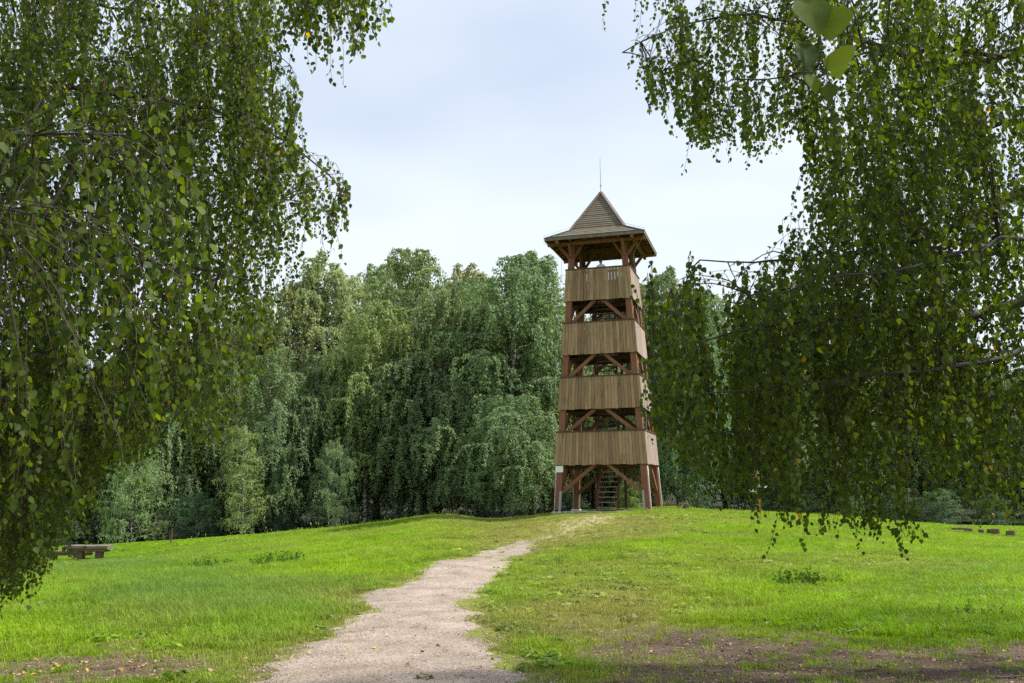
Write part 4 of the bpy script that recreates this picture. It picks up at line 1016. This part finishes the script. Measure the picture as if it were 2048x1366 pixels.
# ------------------------------------------------------------------ log table and bench
def hewn(mb, p, q, w_, h_, r, n=7, up=(0, 0, 1)):
    """rough-hewn slab: a beam whose outline wanders"""
    p, q = np.array(p, float), np.array(q, float); d = unit(q - p); s_ = unit(np.cross(d, up)); u_ = np.cross(s_, d); rings = []
    for k in range(n):
        c_ = p + (q - p)*k/(n-1); a = w_/2*(1 + r.normal(0, .06)); b_ = h_/2*(1 + r.normal(0, .08)); ch = .25
        if k in (0, n-1): a *= .92; b_ *= .85
        rings.append([c_ + s_*x*a + u_*z*b_ for x, z in ((-1, -1 + 2*ch), (-1 + ch, -1), (1 - ch, -1), (1, -1 + 2*ch), (1, 1 - ch), (1 - ch, 1), (-1 + ch, 1), (-1, 1 - ch))])
    V = np.array(rings).reshape(-1, 3); Q = []
    for k in range(n-1):
        for j in range(8): Q.append((k*8 + j, k*8 + (j+1) % 8, k*8 + 8 + (j+1) % 8, k*8 + 8 + j))
    tr_ = [(0, j, j+1) for j in range(1, 7)][::-1] + [((n-1)*8, (n-1)*8 + j, (n-1)*8 + j + 1) for j in range(1, 7)]
    mb.add(V, Q, tr_)
rt = np.random.default_rng(9)
g1 = ground_at(158, 1121); g2 = ground_at(189, 1116)
def slab_table(name, label, cat, L_, h_, legs, rz, loc, wid, th):
    e = thing(name, label, cat, loc, rz)
    zs = [float(height(loc[0] + x*math.cos(rz), loc[1] + x*math.sin(rz))) - loc[2] for x in legs]
    top = h_
    mb = MB(); hewn(mb, (-L_/2, 0, top - th/2), (L_/2, .0, top - th/2 - .03), wid, th, rt); mb.build('slab', M['log_top'], e)
    for x, z in zip(legs, zs):
        mb = MB(); hewn(mb, (x, 0, z - .2), (x + .02, 0, top - th + .02), .26, .26, rt, 5, (0, 1, 0)); mb.build('leg', M['log'], e)
    mb = MB(); hewn(mb, (-L_/2 + .08, 0, top - th - .03), (L_/2 - .12, 0, top - th - .06), wid*.8, .10, rt); mb.build('bearer', M['log'], e)
    return e
D1 = g1[1]; pxm = D1/F
slab_table('log_table', 'rustic table of a thick weathered slab on log legs in the meadow', 'table', 1.65, 29*pxm, (-.33, .38), math.radians(-4), (at(175, 1121, D1)[0], D1 + .1, float(height(at(175, 1121, D1)[0], D1 + .1))), .6, .15)
xb = at(138, 1110, D1 + 1.3)[0]
slab_table('log_bench', 'low rustic log bench beside the slab table', 'bench', 1.9, 20*pxm, (-.6, .3), math.radians(3), (xb, D1 + 1.3, float(height(xb, D1 + 1.3))), .35, .10)
g = ground_at(1367, 1019)
slab_table('small_bench', 'small pale plank bench in the grass near the tower', 'bench', .42, .30, (-.12, .12), 0, tuple(g), .3, .06).scale = (1, 1, 1)

# ------------------------------------------------------------------ signpost
g = ground_at(1518, 1031)
sp_ = thing('signpost', 'yellow-brown wooden signpost with turquoise and white arrow boards', 'signpost', tuple(g), math.radians(8))
mb = MB(); mb.hexa([(-.09, -.08, -.3), (-.09, .08, -.3), (.09, .08, -.3), (.09, -.08, -.3), (-.08, -.07, 2.15), (-.08, .07, 2.15), (.08, .07, 2.15), (.08, -.07, 2.15)]); mb.build('post', M['sign_wood'], sp_)
for z, s, a in ((1.78, -1, .2), (1.08, -1, -.15), (1.25, 1, .25)):
    mb = MB(); L_ = .36; hh = .06
    P = [(0, -.1, z - hh), (s*L_, -.1, z - hh), (s*(L_ + .1), -.1, z), (s*L_, -.1, z + hh), (0, -.1, z + hh)]
    Pb = [(x, y + .02, zz_) for x, y, zz_ in P]
    mb.add(P + Pb, [(0, 5, 6, 1), (1, 6, 7, 2), (2, 7, 8, 3), (3, 8, 9, 4), (4, 9, 5, 0)], [(0, 1, 4), (1, 3, 4), (1, 2, 3), (5, 9, 6), (6, 9, 8), (6, 8, 7)])
    ab = mb.build('arrow_board', M['white'], sp_); ab.rotation_euler = (0, 0, a)
    mb = MB(); mb.box(min(0, s*.10), max(0, s*.10), -.106, -.1005, z - hh + .004, z + hh - .004); mb.build('colour_band', M['teal'], ab)

# ------------------------------------------------------------------ cut stumps
def stump(px, py, wpx, hpx, label, lying=False, group=None):
    g = ground_at(px, py); k = g[1]/F; wd, hh = wpx*k, hpx*k
    e = thing('stump', label, 'stump', tuple(g), rt.uniform(0, 6)); n = 16; th = np.arange(n)*2*np.pi/n
    rad = wd/2*(1 + .10*np.sin(th*3 + rt.uniform(0, 6)) + rt.normal(0, .04, n))
    lev = [(-.15, 1.12), (hh*.3, 1.0), (hh*.8, .97), (hh, .93)]
    V = np.concatenate([np.stack([rad*s*np.cos(th), rad*s*np.sin(th)*.8, np.full(n, z) + (.05*hh*np.cos(th) if z == hh else 0)], 1) for z, s in lev])
    Q = [(a*n + j, a*n + (j+1) % n, (a+1)*n + (j+1) % n, (a+1)*n + j) for a in range(3) for j in range(n)]
    mb = MB(); mb.add(V, Q); mb.build('bark', M['log'], e, True)
    ring = V[-n:]*np.array([.985, .985, 1]) + np.array([0, 0, .004]); mb = MB(); mb.add(np.vstack([ring, [[0, 0, hh + .006]]]), (), [(j, (j+1) % n, n) for j in range(n)]); mb.build('cut_top', M['log_top'], e)
stump(1937, 1064, 15, 7, 'low pale-topped stump beside the widest stump')
stump(1962, 1067, 12, 8, 'smallest upright stump in the row of cut stumps')
stump(1988, 1069.5, 25, 11, 'widest grey-brown stump in the row of cut stumps')
stump(2021, 1072.5, 17, 11, 'dark squarish stump standing apart at the end of the row')
g = ground_at(1922, 1062); mb = MB(); hewn(mb, (-.35, 0, .07), (.35, .05, .07), .2, .18, rt); o_ = mb.build('lying_log', M['log'], None, False, tuple(g)); tag(o_, 'short log lying in the grass beside the cut stumps', 'log')

# dead brown sapling at the meadow edge
g = ground_at(342, 1088); mb = MB(); hh = 30*g[1]/F
P = [(0, 0, -.1), (.01, 0, hh*.5), (.03, 0, hh)]; mb.tube(P, [.03, .022, .008], 6)
e = thing('dead_sapling', 'dead brown sapling at the edge of the meadow', 'sapling', tuple(g)); mb.build('stem', M['litter'] if False else M['log'], e)
mb = MB()
for k in range(16):
    a = k*2.4; z = hh*(.05 + .045*k); L_ = .28*(1 - k/20); mb.tube([(0, 0, z), (L_*math.cos(a)*.6, L_*math.sin(a)*.6, z + .05), (L_*math.cos(a), L_*math.sin(a), z + .16)], [.008, .006, .003], 4)
mb.build('dry_branches', M['log'], e)

# ------------------------------------------------------------------ weeds in the meadow
def weed(px, py, rad, hgt, n, label, seed, lsz=.05):
    r = np.random.default_rng(seed); g = ground_at(px, py); e = thing('weed_clump', label, 'weed', tuple(g)); mb = MB(); P, D, S = [], [], []
    for k in range(n):
        a, rr_ = r.random()*6.28, rad*math.sqrt(r.random()); x, y = rr_*math.cos(a), rr_*math.sin(a)*.8; h = hgt*r.uniform(.5, 1.1)*(1 - .4*rr_/rad)
        z0 = float(height(g[0] + x, g[1] + y)) - g[2]; dx, dy = r.normal(0, .25, 2)*h
        s = np.linspace(0, 1, 5); Q = np.stack([x + dx*s, y + dy*s, z0 - .02 + h*s], 1); mb.tube(Q, np.linspace(.004, .0015, 5), 3, False)
        m_ = 14; u = r.uniform(.1, 1, m_); pp = np.stack([np.interp(u, s, Q[:, j]) for j in range(3)], 1); P.append(pp); D.append(unit(r.standard_normal((m_, 3))*np.array([1, 1, .3]) + np.array([0, 0, .3]))); S.append(lsz*r.uniform(.6, 1.4, m_))
    mb.build('stems', M['weed'], e)
    P, D, S = np.concatenate(P), np.concatenate(D), np.concatenate(S); V, Q, vals = leaf_quads(P, D, S, r, r.random(len(P)))
    o_ = obj('leaves', mesh_from('leaves', V, [Q], False, {'v': vals}), M['weed'], e); o_['kind'] = 'stuff'
weed(562, 1128, .75, .42, 70, 'wide dark green weed patch on the meadow slope toward the path', 1)
weed(415, 1140, .60, .38, 50, 'feathery weed patch on the meadow slope toward the log table', 2)
weed(1592, 1172, .42, .36, 55, 'dark leafy weed clump in the sunny grass under the drooping birch', 3)
weed(1650, 1168, .25, .22, 20, 'small weed sprig beside the dark leafy clump', 4)
weed(450, 1290, .38, .10, 70, 'low bright green mossy cushion beside the gravel path', 5, .028)
weed(640, 1218, .30, .09, 50, 'low green cushion with yellow tips at the path edge', 6, .026)
weed(1960, 1235, .30, .30, 16, 'straggly thin weed in the shade under the drooping birch', 7, .03)

# seed-head stalks on the crest
r = np.random.default_rng(31); mb = MB()
for cx, cy, n, sx_ in ((905, 1036, 34, 40), (660, 1063, 26, 40), (560, 1072, 14, 60), (420, 1083, 14, 80), (1350, 1019, 12, 30), (1490, 1029, 22, 60), (1700, 1038, 14, 90), (1960, 1058, 14, 50), (760, 1052, 10, 40)):
    for k in range(n):
        g = ground_at(cx + r.normal(0, sx_/2), cy + r.uniform(0, 4)); h = r.uniform(.18, .5); d = r.normal(0, .08, 2)
        mb.tube([g - (0, 0, .02), g + (d[0]*.5, d[1]*.5, h*.6), g + (d[0], d[1], h*.8)], [.005, .004, .004], 3, False)
        mb.tube([g + (d[0], d[1], h*.78), g + (d[0]*1.1, d[1]*1.1, h*.9), g + (d[0]*1.3, d[1]*1.3, h)], [.006, .014, .004], 4, False)
m, t, b, o = new_mat('seed_stalk'); b.inputs['Base Color'].default_value = (.30, .33, .11, 1); b.inputs['Roughness'].default_value = .8
nn = noise(t, 3, 2, coords(t)); rr2 = ramp(t, [(.3, (.20, .27, .06)), (.7, (.40, .38, .18))]); t.links.new(nn, rr2.inputs[0]); t.links.new(rr2.outputs[0], b.inputs['Base Color'])
so = mb.build('seed_grass', m); so['kind'] = 'stuff'

# ------------------------------------------------------------------ fallen leaves, litter, twigs
FL = []
for k in range(4):
    rr_ = np.random.default_rng(70 + k); v_ = LEAFV.copy(); v_[:, 2] += rr_.normal(0, .08, 9) + .12*np.abs(v_[:, 0]); v_[:, 1] += .5
    FL.append({c_: None for c_ in ('fallen_yellow', 'fallen_tan', 'fallen_brown')})
    for c_ in FL[-1]:
        me = mesh_from('fallen_leaf', v_, [LEAFT], True); me.materials.append(M[c_]); FL[-1][c_] = me
r = np.random.default_rng(41)
spots = [(1167, 1164, 0), (1170, 1185, 1), (1255, 1212, 0), (1322, 1205, 1), (1047, 1206, 1), (340, 1268, 0), (310, 1340, 0), (230, 1356, 0), (90, 1282, 0), (198, 1338, 0), (274, 1330, 0), (1640, 1280, 0), (1780, 1242, 0), (1558, 1220, 0), (890, 1240, 1), (655, 1262, 1), (830, 1278, 1), (948, 1336, 1), (945, 1360, 2), (620, 1312, 1), (560, 1270, 1), (1500, 1320, 2)]
for k in range(150):
    u = r.random()
    if u < .42: s_ = (r.uniform(0, 420), 1265 + 100*r.random()**.7)
    elif u < .62: s_ = (r.uniform(480, 1080), r.uniform(1230, 1364))
    elif u < .9: s_ = (r.uniform(1150, 2040), r.uniform(1220, 1364))
    else: s_ = (r.uniform(100, 1900), r.uniform(1150, 1240))
    spots.append((*s_, int(r.choice(3, p=(.3, .45, .25)))))
LBL = ('small yellow birch leaf lying on the ground', 'pale tan dry leaf lying on the ground', 'curled brown dry leaf lying on the ground')
for px, py, c_ in spots:
    g = ground_at(px, py); nm = ('fallen_yellow', 'fallen_tan', 'fallen_brown')[c_]
    o_ = obj('fallen_leaf', FL[int(r.integers(4))][nm]); s_ = r.uniform(.035, .06)
    o_.location = g + np.array([0, 0, .018 + .02*r.random()]); o_.scale = (s_, s_, s_); o_.rotation_euler = (r.normal(0, .3), r.normal(0, .3), r.uniform(0, 6.28))
    tag(o_, LBL[c_], 'leaf', ('yellow leaves', 'tan leaves', 'brown leaves')[c_] + ' scattered on the ground')
n = 26000
yy = 5.8 + 7.5*r.random(n)**1.3; xx = r.uniform(-1, 1, n)*(.60*yy + .6); bare, dry, lg, fo_, pm = regions(xx, yy)
kp = (bare > .25) & (r.random(n) < bare) | (r.random(n) < .03); kp &= (pm < .1) | (r.random(n) < .06); xx, yy = xx[kp], yy[kp]; n = len(xx)
sh = LEAFV.copy(); sh[:, 2] += .2*np.abs(sh[:, 0]); sh[:, 1] += .5
V, Fs, vals = scatter(sh, [LEAFT], np.stack([xx, yy, height(xx, yy) + .008], 1), rot_mats(n, r, .35), r.uniform(.012, .034, n), np.clip(r.beta(1.6, 2.2, n), 0, 1))
lo = obj('leaf_litter', mesh_from('leaf_litter', V, Fs, True, {'v': vals}), M['litter']); lo['kind'] = 'stuff'
tw_spec = [(1740, 1342, 60, .1, .010, 'pale straight stick lying on the bare soil'), (1775, 1335, 45, -.2, .008, 'short forked stick on the bare soil'), (2020, 1357, 60, .05, .009, 'light stick on the bare soil at the shaded corner'), (1670, 1240, 28, .1, .007, 'thin pale twig in the shaded grass'), (1145, 1258, 46, .35, .005, 'curved thin twig on the worn grass beside the path'), (122, 1287, 20, -.6, .009, 'dark short twig among the yellow leaves'), (1290, 1318, 50, .0, .005, 'long thin twig lying on the bare patch by the path')]
for px, py, lpx, ang, rad, lab in tw_spec:
    g = ground_at(px, py); L_ = lpx*g[1]/F; s = np.linspace(-.5, .5, 7)
    P = np.stack([s*L_*math.cos(ang), s*L_*math.sin(ang) + .03*np.sin(s*5)*L_, np.zeros(7)], 1)
    P[:, 2] = height(g[0] + P[:, 0], g[1] + P[:, 1]) - g[2] + rad*.8 + .006
    mb = MB(); mb.tube(P, np.linspace(rad, rad*.5, 7), 6); mb.tube([P[3], P[3] + (L_*.12, L_*.14, .012), P[3] + (L_*.2, L_*.22, .01)], [rad*.6, rad*.4, rad*.3], 4)
    o_ = mb.build('fallen_twig', M['log_top'] if 'pale' in lab or 'light' in lab else M['log'], None, True, tuple(g)); tag(o_, lab, 'twig')
